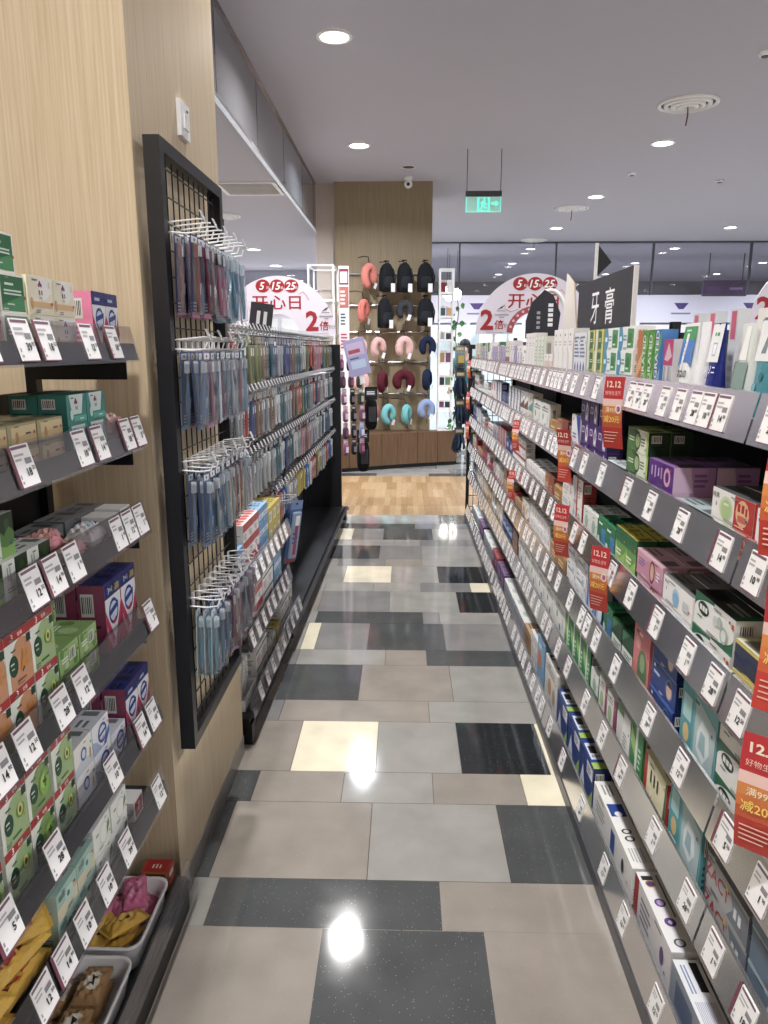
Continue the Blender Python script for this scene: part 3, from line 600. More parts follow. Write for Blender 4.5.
carton('paste_brushpic', 'white carton with grey brush picture', .15, .065, .05, 'e4e6e8', [('r', .1, .4, .7, .55, '8a94a0'), ('r', .62, .35, .8, .75, '9fb4cc'), ('l', .1, .7, .5, .85, 1, '707880'), ('e', .9, .3, .06, .15, 'b0bcc8')], top='d2d6da')
zact = [('p', [(0, 0), (0, 1), (.06, .8), (.03, .6), (.08, .4), (.03, .2), (.07, 0)], '45464a'), ('T', 'ZACT', .3, .58, .42, 'a3302c'), ('p', [(.55, .1), (1, .1), (1, .9), (.6, .9), (.68, .5)], '6f7884'), ('r', .7, .35, .76, .65, 'd8dce0'), ('r', .8, .35, .86, .65, 'd8dce0'), ('r', .5, .72, .56, .9, 'c9b25a')]
carton('paste_zact', 'silver grey carton with red ZACT lettering', .2, .075, .06, 'a6a8aa', zact, side='5a5f68', top='8a8e92', sops=[('T', 'ZACT', .5, .5, .2, '202428')])
carton('paste_slate', 'slate blue carton with silver badge', .19, .075, .06, '5f7488', [('e', .6, .5, .2, .36, 'b5c2cc'), ('l', .45, .35, .75, .65, 3, '3a4654'), ('r', 0, .9, 1, 1, '9fb4c4')], side='8a9aa8', top='7a8c9a')
carton('paste_flower', 'pale yellow carton with red end and daisies', .17, .14, .055, 'e6e0b8', [('r', 0, 0, .14, 1, 'b8322e'), ('e', .4, .3, .09, .1, 'f4f0e0'), ('e', .4, .3, .03, .035, 'd8a82c'), ('e', .8, .2, .09, .1, 'f4f0e0'), ('e', .8, .2, .03, .035, 'd8a82c'), ('r', .3, .55, .36, .8, '3a3a30'), ('r', .45, .55, .51, .8, '3a3a30'), ('r', .6, .55, .66, .8, '3a3a30'), ('p', [(.9, 0), (1, 0), (1, 1), (.96, 1)], '2f6a4c')], side='b8322e', top='d8d0a0')
carton('paste_leaning', 'grey white carton with slanted panel', .13, .15, .05, 'cfd2cf', [('p', [(.2, 0), (1, 0), (1, 1), (.6, 1)], 'e4e6e2'), ('l', .5, .3, .9, .6, 4, '9a9f9a'), ('r', 0, .85, .5, 1, '4f8a4a')], side='a9aca8', top='bfc4bf')
carton('paste_greenpair', 'bright green carton with white stripe', .1, .17, .055, '2f8a48', [('r', .4, 0, .58, 1, 'dfe8dc'), ('p', [(0, .6), (.4, .4), (.4, .7), (0, .9)], '8fc060'), ('l', .65, .3, .95, .7, 4, 'cfe6d2')], side='22703a', top='58a868')
carton('paste_pinkwhite', 'white carton with magenta side band', .1, .14, .055, 'dfe0dc', [('r', .72, 0, 1, 1, '8c3a5a'), ('e', .35, .5, .2, .2, '9fb88a'), ('l', .1, .75, .6, .9, 2, '8a8f8a')], side='8c3a5a', top='cfd2ce')
carton('paste_medwhite', 'white carton with green and blue specks', .2, .16, .05, 'e2e2dd', [('e', .25, .6, .07, .1, '4a8a5c'), ('e', .55, .35, .07, .1, '3f6ab0'), ('l', .1, .75, .9, .9, 2, '7f8584'), ('l', .1, .1, .8, .25, 2, 'a0a5a3'), ('e', .8, .55, .08, .14, 'c4c8c4')], top='d5d5d0')
# long flat cartons of the bottom shelf
fl_t1 = [('r', .3, .1, .45, .9, '2b4a9a'), ('e', .42, .5, .03, .2, 'e8e8f0'), ('l', .05, .2, .25, .8, 3, '9a9a9a'), ('e', .62, .5, .03, .25, '404040'), ('e', .62, .5, .018, .15, 'e9e7e4'), ('e', .7, .5, .03, .25, '404040'), ('e', .7, .5, .018, .15, 'e9e7e4'), ('l', .8, .15, .96, .85, 5, 'b5b5b5')]
carton('flat_blue', 'long white carton with blue ribbon mark on top', .43, .115, .06, 'e6e5e2', [('l', .1, .3, .4, .7, 3, '9a9a9a'), ('r', .5, .2, .6, .8, '30509a'), ('e', .8, .5, .03, .2, '404040')], tops=fl_t1, top='efeeea')
carton('flat_purple', 'long white carton with purple circles and red flap', .28, .125, .06, 'dcd9da', [('r', 0, 0, .12, 1, 'a83230'), ('l', .2, .2, .6, .8, 4, '80808a'), ('e', .8, .5, .05, .2, '6a5a8a')], tops=[('r', .06, .12, .12, .6, '303030'), ('e', .17, .4, .05, .22, 'c98a40'), ('e', .17, .4, .035, .16, '4a4a80'), ('e', .42, .45, .055, .24, '6a4a90'), ('e', .42, .45, .035, .15, 'b5a0cc'), ('e', .66, .5, .055, .24, '6a4a90'), ('p', [(.63, .5), (.66, .4), (.69, .5), (.66, .62)], 'e0d6ea'), ('e', .9, .5, .05, .24, '505058'), ('e', .9, .5, .035, .16, 'c9c9d0'), ('l', .05, .75, .95, .9, 1, '606060')], top='ecebec')
carton('flat_text', 'long white carton with dense small print on top', .33, .115, .06, '8f98a6', [('r', .1, .2, .4, .8, '5a6a86'), ('r', .5, .1, .9, .9, '3a4a6c')], tops=[('r', .03, .55, .28, .85, '30343c'), ('l', .05, .15, .3, .4, 2, '7a90b8'), ('l', .36, .12, .72, .9, 12, 'a8aec0'), ('l', .76, .3, .95, .85, 8, '9a9fb0'), ('r', .8, .05, .86, .2, 'b5403a')], top='e6e7ec')
carton('flat_navy', 'navy and white toothpaste carton with lime corner', .2, .15, .06, '233f86', [('p', [(.1, 0), (.5, 0), (.3, .6)], 'dfe6f2'), ('r', .55, .6, .95, .9, 'e6eaf2'), ('p', [(.7, 0), (1, 0), (1, .45)], '9fc24a'), ('l', .58, .65, .9, .85, 3, '5a6a8a')], tops=[('r', .15, .1, .7, .8, 'd9dee8'), ('r', .25, .2, .5, .6, '2a2c34'), ('l', .55, .2, .68, .7, 4, '50586a'), ('r', .8, 0, 1, 1, 'a4c44c')], top='2a4a94', side='1c3370')
carton('flat_white', 'upright white carton with orange side print', .26, .19, .055, 'e2ded6', [('e', .4, .4, .14, .2, 'c99a6a'), ('l', .1, .7, .8, .88, 2, '8a8a90'), ('e', .75, .35, .1, .2, 'b5a08a')], tops=[('r', .1, .2, .3, .7, '26366a'), ('r', .6, .3, .7, .6, '303030'), ('e', .22, .45, .04, .2, 'e8e8f0')], top='efece6')
carton('flat_sky', 'light blue carton with orange patch', .17, .21, .05, '7fb0d4', [('e', .35, .5, .25, .2, 'd0805a'), ('l', .2, .75, .8, .9, 1, 'e0eaf4')], tops=[('e', .7, .5, .08, .25, 'b8303a')], top='a9cfe8', side='6a9cc4')
carton('flat_kraft', 'kraft brown carton', .2, .11, .055, 'a9845c', [('l', .2, .4, .7, .7, 2, '6a4a30')], top='c2a078')
carton('flat_silver', 'silver carton with white top', .2, .1, .055, 'aeb0b6', [('l', .15, .3, .7, .7, 3, '6a6c74'), ('e', .85, .5, .08, .3, '6a8ab0')], tops=[('l', .1, .3, .6, .7, 3, '5a8a6a')], top='e4e4e2')
carton('flat_plum', 'plum carton with silver edge', .17, .11, .05, '5a2f66', [('e', .6, .5, .15, .3, 'b590c4'), ('r', 0, 0, .1, 1, 'c0c0c8'), ('l', .2, .2, .4, .8, 3, 'd0b8d8')], top='8a6a98')
carton('flat_redblue', 'red carton with blue cap end', .15, .12, .05, 'a8343c', [('r', .7, 0, 1, 1, '3a4a9a'), ('l', .1, .4, .6, .7, 2, 'e8c8c8')], top='b85a5c')
# generic far cartons
GEN = []
names = {'white': 'e6e4e2', 'ivory': 'ddd3bf', 'grey': 'b5b4b8', 'red': 'a8343a', 'navy': '2c3f78', 'teal': '3f8a92', 'green': '3a7d4e', 'tan': 'b08a62', 'brown': '7d4a38', 'lilac': 'a99ac2', 'sky': '8fb4d2', 'pink': 'd8a6b2'}
def gen(b, s, orn, w, h):
    k = 'gen_%s_%s_%s' % (b, s, orn)
    if k in DES: return k
    ops = []
    if orn == 'band': ops = [('r', 0, .25, 1, .5, names[s]), ('l', .15, .62, .8, .85, 2, '8a8a8e')]
    elif orn == 'oval': ops = [('e', .55, .5, .28, .3, names[s]), ('l', .4, .45, .7, .56, 1, 'f0eeee'), ('l', .1, .82, .6, .92, 1, '8a8a8e')]
    elif orn == 'end': ops = [('r', .68, 0, 1, 1, names[s]), ('l', .1, .3, .55, .7, 3, '909094')]
    else: ops = [('p', [(0, 0), (1, 0), (1, .55), (0, .2)], names[s]), ('e', .3, .65, .1, .12, names[s]), ('l', .5, .7, .9, .85, 2, '8a8a8e')]
    art = {'band': 'band', 'oval': 'oval', 'end': 'end panel', 'slant': 'slanted base'}[orn]
    carton(k, '%s carton with %s %s' % (b, s, art), w, h, .05, names[b], ops, side=names[s] if orn == 'end' else names[b])
    return k

# tall tubes and packs on the top shelf
def tube_pack(key, label, w, h, body, cap, ops, capcol='f0f0f0'):
    mb = MB((GLOSS,)); n = 8
    V = []; L = 7
    for i in range(L + 1):
        t = i / L; z = .018 + t * (h - .018)
        hw = (w / 2) * (.8 + .2 * t); hd = .021 * (1 - t) + .0012
        for k in range(n * 2):
            a = 2 * PI * k / (n * 2); V.append((hw * math.copysign(abs(math.cos(a)) ** .6, math.cos(a)), hd * math.sin(a), z))
    m = n * 2
    F = [(i * m + k, i * m + (k + 1) % m, (i + 1) * m + (k + 1) % m, (i + 1) * m + k) for i in range(L) for k in range(m)] + [tuple(range(L * m, L * m + m)), tuple(range(m - 1, -1, -1))]
    mb.add(V, F, body)
    o = empty(key)
    # print follows the flat upper part of the tube
    tilt = math.atan2(.0198, h - .018)
    f = mb.face((-w * .43, -.0235, .018), (w * .86, 0, 0), (0, .0225, h - .02), (0, -1, tilt))
    for p in ops:
        if p[0] == 'r': f.rect(*p[1:])
        elif p[0] == 'e': f.ell(*p[1:])
        elif p[0] == 'p': f.poly(*p[1:])
        elif p[0] == 'T': f.text(p[1], p[2], p[3], p[4], p[5], .02, *p[6:])
        elif p[0] == 'l': f.lines(*p[1:])
    mb.build('tube_body', o)
    mc = MB((GLOSS,)); mc.M = Matrix.Diagonal((w * 8.5, .9, 1, 1)); mc.lathe([(0, 0), (.021, 0), (.022, .002), (.021, .019), (0, .019)], capcol, n=16); mc.build('cap', o)
    DES[key] = dict(tree=o, label=label, w=w, h=h, d=.045)
tube_pack('tube_clinica', 'white and navy toothpaste tube with クリニ lettering', .068, .195, '1b2a86', 1, [('r', 0, .55, 1, 1, 'eef0f2'), ('p', [(.35, .62), (.65, .62), (.7, .78), (.3, .78)], '9fb8dc'), ('p', [(.39, .64), (.61, .64), (.65, .76), (.35, .76)], 'f2f4f8'), ('r', .3, .86, .42, .9, '3f9a5c'), ('r', .5, .86, .7, .9, '3f9a5c'), ('T', 'クリニ', .42, .46, .105, 'e6ebfa'), ('l', .15, .34, .5, .4, 1, '9fb0e0'), ('r', .15, .22, .55, .27, 'dfe6fa'), ('r', .1, .02, .5, .06, 'c0683a')])
tube_pack('tube_two', 'white blue and green toothpaste tube with 2つの print', .09, .2, 'eceef0', 1, [('r', 0, .8, 1, .97, '2f9a52'), ('p', [(0, .8), (1, .8), (1, .46), (.7, .52), (.3, .52), (0, .46)], '2f78c8'), ('p', [(.3, .88), (.48, .88), (.34, .42), (.2, .42)], 'f2f2f2'), ('T', 'アクアクリ', .34, .66, .05, '2b3f9a', -80), ('l', .2, .9, .8, .94, 1, 'd0f0dc'), ('T', '2つの', .45, .37, .10, '26282c'), ('l', .2, .12, .8, .17, 1, 'b5483c'), ('l', .2, .34, .7, .37, 1, '6a6c70')])
tube_pack('tube_green', 'pale grey tube with green foot in clear sleeve', .06, .19, 'd8dedb', 1, [('r', 0, 0, 1, .28, '2a8a56'), ('r', 0, .28, 1, .58, '7f9a92'), ('p', [(.2, .6), (.8, .6), (.65, .98), (.35, .98)], 'f0f2f0')])
tube_pack('tube_teal', 'teal speckled tube with white top', .075, .195, '3f8f9c', 1, [('r', 0, .58, 1, 1, 'e9eced'), ('p', [(.3, .66), (.6, .66), (.66, .8), (.5, .84)], '7f8c94'), ('e', .3, .3, .12, .05, '6fb4be'), ('e', .7, .2, .12, .05, '6fb4be'), ('e', .6, .42, .12, .05, '2c7684')])
tube_pack('tube_white', 'plain white toothpaste tube leaning beside the blue ones', .05, .2, 'eceef2', 1, [('l', .2, .1, .8, .25, 2, '4a7ac0')])
carton('pack_pinkbrush', 'clear brush pack with pink printed card', .065, .165, .03, 'd6d4d8', [('r', 0, .62, 1, 1, 'd24a80'), ('p', [(.1, .7), (.5, .95), (.9, .75), (.5, .68)], 'f0c8d8'), ('r', .12, .1, .24, .6, 'b0aeb4'), ('r', .36, .1, .48, .6, 'f0f0f2'), ('r', .6, .1, .72, .6, 'b8b4ba'), ('e', .2, .35, .06, .06, '77747a'), ('e', .5, .25, .06, .06, '77747a'), ('r', 0, 0, 1, .06, 'b07a80')], mat=FILM)
carton('pack_pinktop', 'tall clear pack with pink cap', .04, .225, .025, 'c9ccd0', [('r', .2, .72, .8, .98, 'cc5578'), ('l', .2, .1, .8, .6, 5, 'a8acb4')], top='cc5578')
carton('pack_integ_blue', 'narrow blue tube box with INTEGRATED lettering', .045, .19, .04, '3f7fc4', [('p', [(0, 0), (1, .3), (1, .5), (0, .2)], '7ab0e0'), ('p', [(0, .5), (1, .8), (1, 1), (0, .7)], '58b070'), ('T', 'INTEGRATED', .35, .5, .12, 'f2f6f4', 90)], mat=FILM)
carton('pack_integ_green', 'narrow green tube box with white upright lettering', .045, .19, .04, '4fa03a', [('p', [(0, 0), (1, .3), (1, .5), (0, .2)], '8fc850'), ('p', [(0, .5), (1, .8), (1, 1), (0, .7)], '6ab848'), ('T', 'INTEGRATED', .35, .45, .12, 'f2f6ee', 90)], mat=FILM)
carton('pack_orange', 'narrow orange toothbrush box', .045, .19, .04, 'd07a40', [('p', [(0, .3), (1, .5), (1, .7), (0, .5)], 'e8b080'), ('r', .3, .05, .7, .25, 'f0e0d0')], mat=FILM)
carton('pack_colgreen', 'white carton with blue wave and green block', .16, .068, .055, 'e8eceb', [('p', [(0, 0), (.22, 0), (.3, .5), (.2, 1), (0, 1)], '3a92b8'), ('r', .04, .4, .2, .6, 'd8eef4'), ('r', .55, .12, .92, .9, '3f9a52'), ('e', .72, .5, .12, .25, '2c7a40'), ('l', .6, .2, .88, .35, 1, 'd0ead4'), ('l', .32, .4, .5, .7, 2, '8aa0a8')], top='d8e0e2')
carton('pack_yellowgreen', 'olive and yellow carton with green square', .1, .068, .055, 'a9b04a', [('r', .35, .1, .8, .9, '2f6a3c'), ('r', .8, 0, 1, 1, 'd6ce6a'), ('r', 0, 0, .3, 1, 'd8dcc8'), ('l', .42, .4, .72, .6, 2, 'c0d8b0')], top='c9c46a')
carton('pack_navytube', 'white upright carton with navy tube pictures', .1, .2, .05, 'dadce2', [('p', [(.15, 0), (.4, 0), (.38, .4), (.28, .5), (.17, .4)], '2c4a9a'), ('p', [(.6, 0), (.85, 0), (.83, .4), (.72, .5), (.62, .4)], '2c4a9a'), ('l', .1, .55, .9, .95, 6, '6a7a9a')])
carton('pack_whitetall', 'tall plain white upright carton', .09, .22, .06, 'e6e2e0', [('l', .2, .7, .7, .8, 2, 'b5b0b0'), ('r', .15, .2, .25, .6, 'c9c4c4')], top='efecea')
carton('pack_greenwhite', 'tall white carton with pale green strip', .08, .2, .05, 'e2e4dd', [('r', .55, 0, .8, 1, 'a9c890'), ('l', .1, .4, .45, .8, 5, 'a0a5a0')])
carton('pack_lilac', 'tall white carton with grey lilac base', .09, .18, .05, 'ded8da', [('r', 0, 0, 1, .35, 'b8aab8'), ('l', .2, .6, .8, .85, 3, 'a39aa3')])
carton('pack_peach', 'short peach carton with white lid', .09, .12, .05, 'd8c0b4', [('r', 0, .75, 1, 1, 'eae6e4'), ('l', .2, .3, .8, .55, 2, '9a8078')])

CNT = {}
def pos_word(q, hi, e, dp):
    a = '' if hi == 1 else ('lower ', 'upper ')[q] if hi == 2 else ('lowest ', 'middle ', 'topmost ', 'topmost ')[q if q < hi - 1 else 2]
    return a + ('' if dp == 1 else 'front ' if e == 0 else 'rear ')
def put(key, x, y, z, rz, place, name='toothpaste_carton', cat='carton', jit=1.0, pre=''):
    D = DES[key]
    if 'tree' in D:
        if not D.get('used'): o = D['tree']; D['used'] = 1
        else: o = copy_tree(D['tree'])
        name = 'toothpaste_tube'; cat = 'tube'; o.name = name
    else: o = link(name, D['me'])
    o.location = (x, y, z); o.rotation_euler = (0, 0, rz + R(random.uniform(-1, 1)) * jit)
    lb = pre + D['label'] + ' ' + place
    tag(o, lb, cat, (D['label'] + ' ' + place.split(' of ')[0]))
    CNT[key] = CNT.get(key, 0) + 1
    return o

# ------------------------------------------------------------------ toothpaste gondola (double row of bays)
ORD = ['topmost', 'second', 'third', 'fourth', 'fifth', 'bottom']
BAYS = [.15, 1.33, 2.93, 4.0, 5.05, 6.1, 7.1]
ZR = [1.44, 1.18, .915, .66, .405, .055]
XR = .605
tg = empty('toothpaste_gondola', (XR, 0, 0))
tag(tg, 'long black gondola of six shelves stocked with toothpaste cartons', 'gondola')
bx('back_panel', .43, .445, .15, 7.1, .05, 1.66, plain('gondola_back_panel', '1d2624', .6), tg)
bx('base_plinth', -.005, .43, .15, 7.1, 0.0, .05, BLACK, tg)
bx('kick_strip', -.02, -.006, .15, 7.1, 0.0, .045, GREYLIP, tg)
for y in BAYS: bx('upright', .40, .43, max(y - .02, .15), y + .02, .05, 1.70, BLACK, tg)
bx('end_frame', -.01, .02, 7.1, 7.13, 0.0, 1.64, BLACK, tg); bx('end_frame', .42, .45, 7.1, 7.13, 0.0, 1.64, BLACK, tg)
bx('end_frame_rail', .02, .42, 7.1, 7.13, 1.6, 1.64, BLACK, tg)
for k in range(14): bx('end_wire', .02, .42, 7.11, 7.118, .1 + k * .11, .106 + k * .11, BLACK, tg)
for k in range(7): bx('end_wire', .06 + k * .055, .066 + k * .055, 7.118, 7.124, .05, 1.6, BLACK, tg)
for x, zz in ((-.075, 1.63), (.0, 1.40), (.075, 1.40), (-.0, 1.13), (.075, 1.13), (0, .86), (.075, .86)):
    mb = MB((BLACK,)); mb.tube([(max(x, 0), 7.12, zz), (x, 7.52 if zz > 1.5 else 7.3, zz)], .005, n=5); mb.build('end_peg', tg)
rt = random.Random(11)
near_tags = {0: [1.46, 1.535, 1.60, 1.69, 1.79, 1.92, 1.985, 2.05, 2.24, 2.42, 2.58, 2.74, 2.86], 1: [1.40, 1.62, 1.83, 2.03, 2.30, 2.53, 2.68, 2.86], 2: [1.38, 1.52, 1.72, 1.93, 2.12, 2.48, 2.62, 2.78, 2.88],
             3: [1.50, 1.72, 2.02, 2.24, 2.36, 2.44, 2.62, 2.84], 4: [1.40, 1.62, 1.90, 2.10, 2.32, 2.60, 2.78], 5: [1.48, 1.75, 1.95, 2.25, 2.55, 2.8]}
for r, zb in enumerate(ZR):
    for b in range(6):
        y0, y1 = BAYS[b], BAYS[b + 1]
        if b == 0: tg_ = [(y, rt.randrange(8)) for y in (1.0, 1.12, 1.26)]
        elif b == 1: tg_ = [(y, rt.randrange(8)) for y in near_tags[r]]
        else:
            tg_ = []; y = y0 + .05
            while y < y1 - .04: tg_.append((y, rt.randrange(8))); y += rt.choice((.075, .09, .12, .15) if r in (0, 1) else (.1, .13, .16))
        dp = .41
        shelf(tg, 1, y0, y1, zb, 0 if r < 5 else -.012, dp, tg_, .085 if r < 5 else .09)
def right(r): return 'on %s toothpaste shelf' % ORD[r]
def rowR(r, items):
    """items: key, y_near, stacks along, high, deep"""
    z0 = ZR[r] + .0185
    for it in items:
        key, y, n, hi, dp = it[:5]; xo = it[5] if len(it) > 5 else 0
        D = DES[key]
        for a in range(n):
            yc = y + D['w'] / 2 + a * (D['w'] + .003)
            for q in range(hi):
                for e in range(dp):
                    put(key, XR + .036 + D['d'] / 2 + e * (D['d'] + .003) + xo + random.uniform(0, .004), yc, z0 + q * (D['h'] + .0004), -PI / 2, right(r), 'toothbrush_carton' if key.startswith('pack_') else 'toothpaste_carton', jit=.5 if D['w'] > .06 else .2, pre=pos_word(q, hi, e, dp))
rowR(0, [('tube_teal', 1.255, 1, 1, 1), ('tube_teal', 1.375, 1, 1, 1), ('tube_green', 1.465, 1, 1, 1), ('pack_whitetall', 1.46, 1, 1, 1, .06), ('tube_green', 1.535, 1, 1, 1, .03), ('tube_clinica', 1.60, 1, 1, 1), ('tube_white', 1.685, 1, 1, 1), ('pack_pinktop', 1.64, 1, 1, 1, .06), ('pack_pinktop', 1.76, 1, 1, 1, .06), ('tube_two', 1.75, 1, 1, 1), ('pack_pinkbrush', 1.85, 1, 1, 1), ('pack_pinktop', 1.86, 1, 1, 1, .06),
         ('pack_integ_blue', 1.93, 1, 1, 1), ('pack_integ_green', 1.985, 1, 1, 1), ('pack_integ_green', 2.035, 1, 1, 1), ('pack_orange', 2.085, 1, 1, 1), ('pack_colgreen', 2.16, 2, 3, 1), ('pack_yellowgreen', 2.50, 2, 3, 1), ('pack_navytube', 2.72, 2, 1, 1), ('pack_whitetall', 2.95, 4, 1, 1), ('pack_peach', 3.33, 2, 1, 1), ('pack_greenwhite', 3.53, 3, 1, 1), ('pack_whitetall', 3.79, 3, 1, 1)])
rowR(1, [('paste_circles', 1.17, 1, 2, 1), ('paste_nur', 1.35, 1, 2, 3), ('paste_mint_low', 1.56, 1, 1, 4), ('paste_purple', 1.775, 1, 2, 2), ('paste_lime', 1.965, 1, 3, 2), ('paste_blue_small', 2.17, 2, 1, 1), ('paste_blue_small', 2.265, 1, 2, 1, .06), ('paste_violet', 2.37, 3, 3, 1), ('paste_tricolour', 2.75, 1, 1, 2), ('paste_brown', 2.96, 1, 1, 1), ('paste_gold', 3.17, 1, 1, 1), ('paste_medwhite', 3.34, 2, 1, 1)])
rowR(2, [('paste_navy', 1.185, 1, 2, 3), ('paste_herb', 1.385, 1, 2, 3), ('paste_nur_blue', 1.595, 1, 2, 3), ('paste_pinkface', 1.79, 1, 2, 2), ('paste_pinkface', 1.79, 1, 3, 1, .132), ('paste_greenyellow', 2.0, 2, 1, 2), ('paste_greenblue', 2.215, 1, 1, 2), ('paste_greenblue', 2.325, 1, 1, 1), ('paste_greenwhite', 2.43, 2, 1, 2), ('paste_redstripe', 2.65, 1, 2, 1), ('paste_whitesmall', 2.82, 1, 3, 1), ('paste_gold', 3.0, 1, 1, 1), ('paste_brown', 3.17, 1, 1, 1), ('paste_whitesmall', 3.38, 3, 2, 2)])
rowR(3, [('paste_herb', 1.2, 1, 3, 2), ('paste_tealtall', 1.41, 1, 1, 3), ('paste_blueface', 1.645, 1, 3, 2), ('paste_pinkgreen', 1.835, 1, 1, 2), ('paste_forest', 1.98, 2, 1, 2), ('paste_greenblue', 2.19, 1, 1, 1), ('paste_bluewhite', 2.31, 2, 1, 1), ('paste_brushpic', 2.53, 2, 3, 1), ('paste_gold', 2.86, 2, 1, 1), ('paste_whitesmall', 3.2, 3, 3, 1)])
rowR(4, [('paste_slate', 1.0, 1, 3, 2), ('paste_zact', 1.2, 1, 2, 2), ('paste_tealtall', 1.43, 1, 1, 2), ('paste_flower', 1.645, 1, 1, 2), ('paste_greenpair', 1.83, 1, 1, 1), ('paste_leaning', 1.94, 1, 1, 2), ('paste_pinkwhite', 2.08, 2, 1, 1), ('paste_greenwhite', 2.29, 1, 1, 1), ('paste_greenpair', 2.4, 4, 1, 1), ('paste_medwhite', 2.83, 3, 1, 1), ('paste_medwhite', 3.45, 3, 1, 1)])
rowR(5, [('flat_navy', .97, 1, 1, 2), ('flat_text', 1.185, 1, 1, 2), ('flat_purple', 1.525, 1, 1, 2), ('flat_blue', 1.83, 1, 1, 2), ('flat_navy', 2.275, 3, 1, 2), ('flat_white', 2.90, 1, 1, 1), ('flat_sky', 3.18, 1, 1, 1), ('paste_whitesmall', 3.37, 1, 3, 1), ('flat_kraft', 3.55, 1, 1, 1), ('flat_silver', 3.76, 4, 1, 2), ('flat_plum', 4.58, 2, 1, 1), ('flat_redblue', 4.94, 2, 1, 1), ('flat_silver', 5.26, 3, 1, 1), ('flat_plum', 5.9, 2, 1, 1), ('flat_silver', 6.26, 3, 1, 1)])
def autofill(r, y, yend, pal, hs, seed):
    g = random.Random(seed)
    it = []
    while y < yend - .1:
        b, s, o = g.choice(pal); w, h = g.choice(hs)
        k = gen(b, s, o, w, h); w = DES[k]['w']; h = DES[k]['h']
        n = g.choice((1, 1, 2, 2, 3)); hi = max(1, int((.2 if r else .19) / h) - g.choice((0, 0, 1)))
        while y + n * (w + .003) > yend and n > 1: n -= 1
        if y + n * (w + .003) > yend: break
        it.append((k, y, n, hi, 1)); y += n * (w + .003) + .006
    rowR(r, it)
autofill(0, 4.1, 7.05, [('white', 'lilac', 'oval'), ('white', 'pink', 'band'), ('ivory', 'green', 'end'), ('white', 'grey', 'slant'), ('ivory', 'brown', 'band'), ('lilac', 'navy', 'slant')], [(.09, .19), (.1, .16), (.08, .12)], 1)
autofill(1, 3.8, 7.05, [('white', 'red', 'oval'), ('white', 'grey', 'band'), ('white', 'brown', 'slant'), ('red', 'ivory', 'oval'), ('white', 'navy', 'end'), ('navy', 'white', 'band'), ('ivory', 'teal', 'slant')], [(.12, .09), (.1, .13), (.14, .07)], 2)
autofill(2, 3.95, 7.05, [('white', 'teal', 'end'), ('white', 'red', 'band'), ('navy', 'lilac', 'oval'), ('grey', 'navy', 'oval'), ('red', 'grey', 'end'), ('white', 'sky', 'slant')], [(.13, .08), (.1, .14), (.15, .06)], 3)
autofill(3, 3.75, 7.05, [('tan', 'brown', 'band'), ('white', 'red', 'slant'), ('red', 'navy', 'oval'), ('ivory', 'tan', 'oval'), ('white', 'tan', 'end'), ('grey', 'red', 'slant')], [(.13, .09), (.11, .14), (.14, .07)], 4)
autofill(4, 4.1, 7.05, [('ivory', 'tan', 'slant'), ('white', 'green', 'oval'), ('tan', 'ivory', 'oval'), ('white', 'lilac', 'end'), ('brown', 'tan', 'band'), ('navy', 'sky', 'slant')], [(.13, .08), (.1, .15), (.14, .07)], 5)

# promotional strips clipped on the shelf edges
def promo(x, y, z, w, h, rz, lean, where, seed=0):
    t = empty('promo_strip', (x, y, z), rz); tag(t, 'red and orange hanging promotion strip ' + where, 'promo tag', 'red 12.12 promotion strips')
    t.rotation_euler = (lean, 0, rz)
    mb = MB((PRINT,)); n = 10
    V = []
    for i in range(n + 1):
        q = i / n; zz = -q * h; yy = -.012 * math.sin(q * PI) * (1 if seed % 2 else -.6)
        V += [(-w / 2, yy, zz), (w / 2, yy, zz)]
    for i in range(n):
        q = (i + .5) / n
        if q < .34: c = 'c22c36'
        elif q < .38: c = 'f0c8c0'
        elif q < .72: c = ['e08a3c', 'dd7a38', 'd96c34', 'd45e32'][min(3, int((q - .38) / .09))]
        else: c = 'c83c30'
        a = [V[2 * i], V[2 * i + 1], V[2 * i + 3], V[2 * i + 2]]
        mb.add(a, [(3, 2, 1, 0)], c)
        mb.add([(p[0], p[1] + .0008, p[2]) for p in a], [(0, 1, 2, 3)], 'd8604a')
    mb.build('strip', t)
    mb = MB((PRINT,))
    def at(q): return -.012 * math.sin(q * PI) * (1 if seed % 2 else -.6) - .0022
    def line(txt, q, hh, col, ww, b=.02):
        f = mb.face((-w / 2, at(q), -(q + hh / 2) * h), (w, 0, 0), (0, 0, hh * h), (0, -1, 0)); f.text(txt, .5, .5, 1, col, b, 0, ww)
    line('12.12', .1, .09, 'fff0d8', .7, .03); line('好物生活节', .22, .06, 'ffd8c8', .78, .0); line('满99元', .45, .075, 'fff2c8', .62, .006); line('减20元', .58, .1, 'ffe05a', .8, .008)
    for i in range(4):
        q = .77 + i * .045; f = mb.face((-w * .4, at(q), -q * h), (w * .8, 0, 0), (0, 0, .012 * h), (0, -1, 0)); f.rect(0, 0, .9 - .1 * i, 1, 'f0c0b0')
    f = mb.face((w * .18, at(.42), -.5 * h), (w * .3, 0, 0), (0, 0, w * .42), (0, -1, 0)); f.ell(.5, .5, .5, .5, 'f4eef0'); f.ell(.5, .5, .32, .32, 'b0609a')
    mb.build('lettering', t)
    return t
promo(.583, 2.11, 1.525, .062, .2, R(-48), R(3), 'on the topmost edge before violet cartons', 1)
promo(.583, 2.76, 1.31, .062, .2, R(-50), R(6), 'on the second edge before the tricolour carton', 0)
promo(.583, 2.70, 1.04, .062, .2, R(-46), R(4), 'on the third edge before the red striped cartons', 1)
promo(.583, 2.14, 1.03, .062, .2, R(-48), R(2), 'on the third edge below lime cartons', 1)
promo(.585, 1.12, 1.475, .075, .19, R(-50), R(-2), 'on the topmost edge by the bay joint', 1)
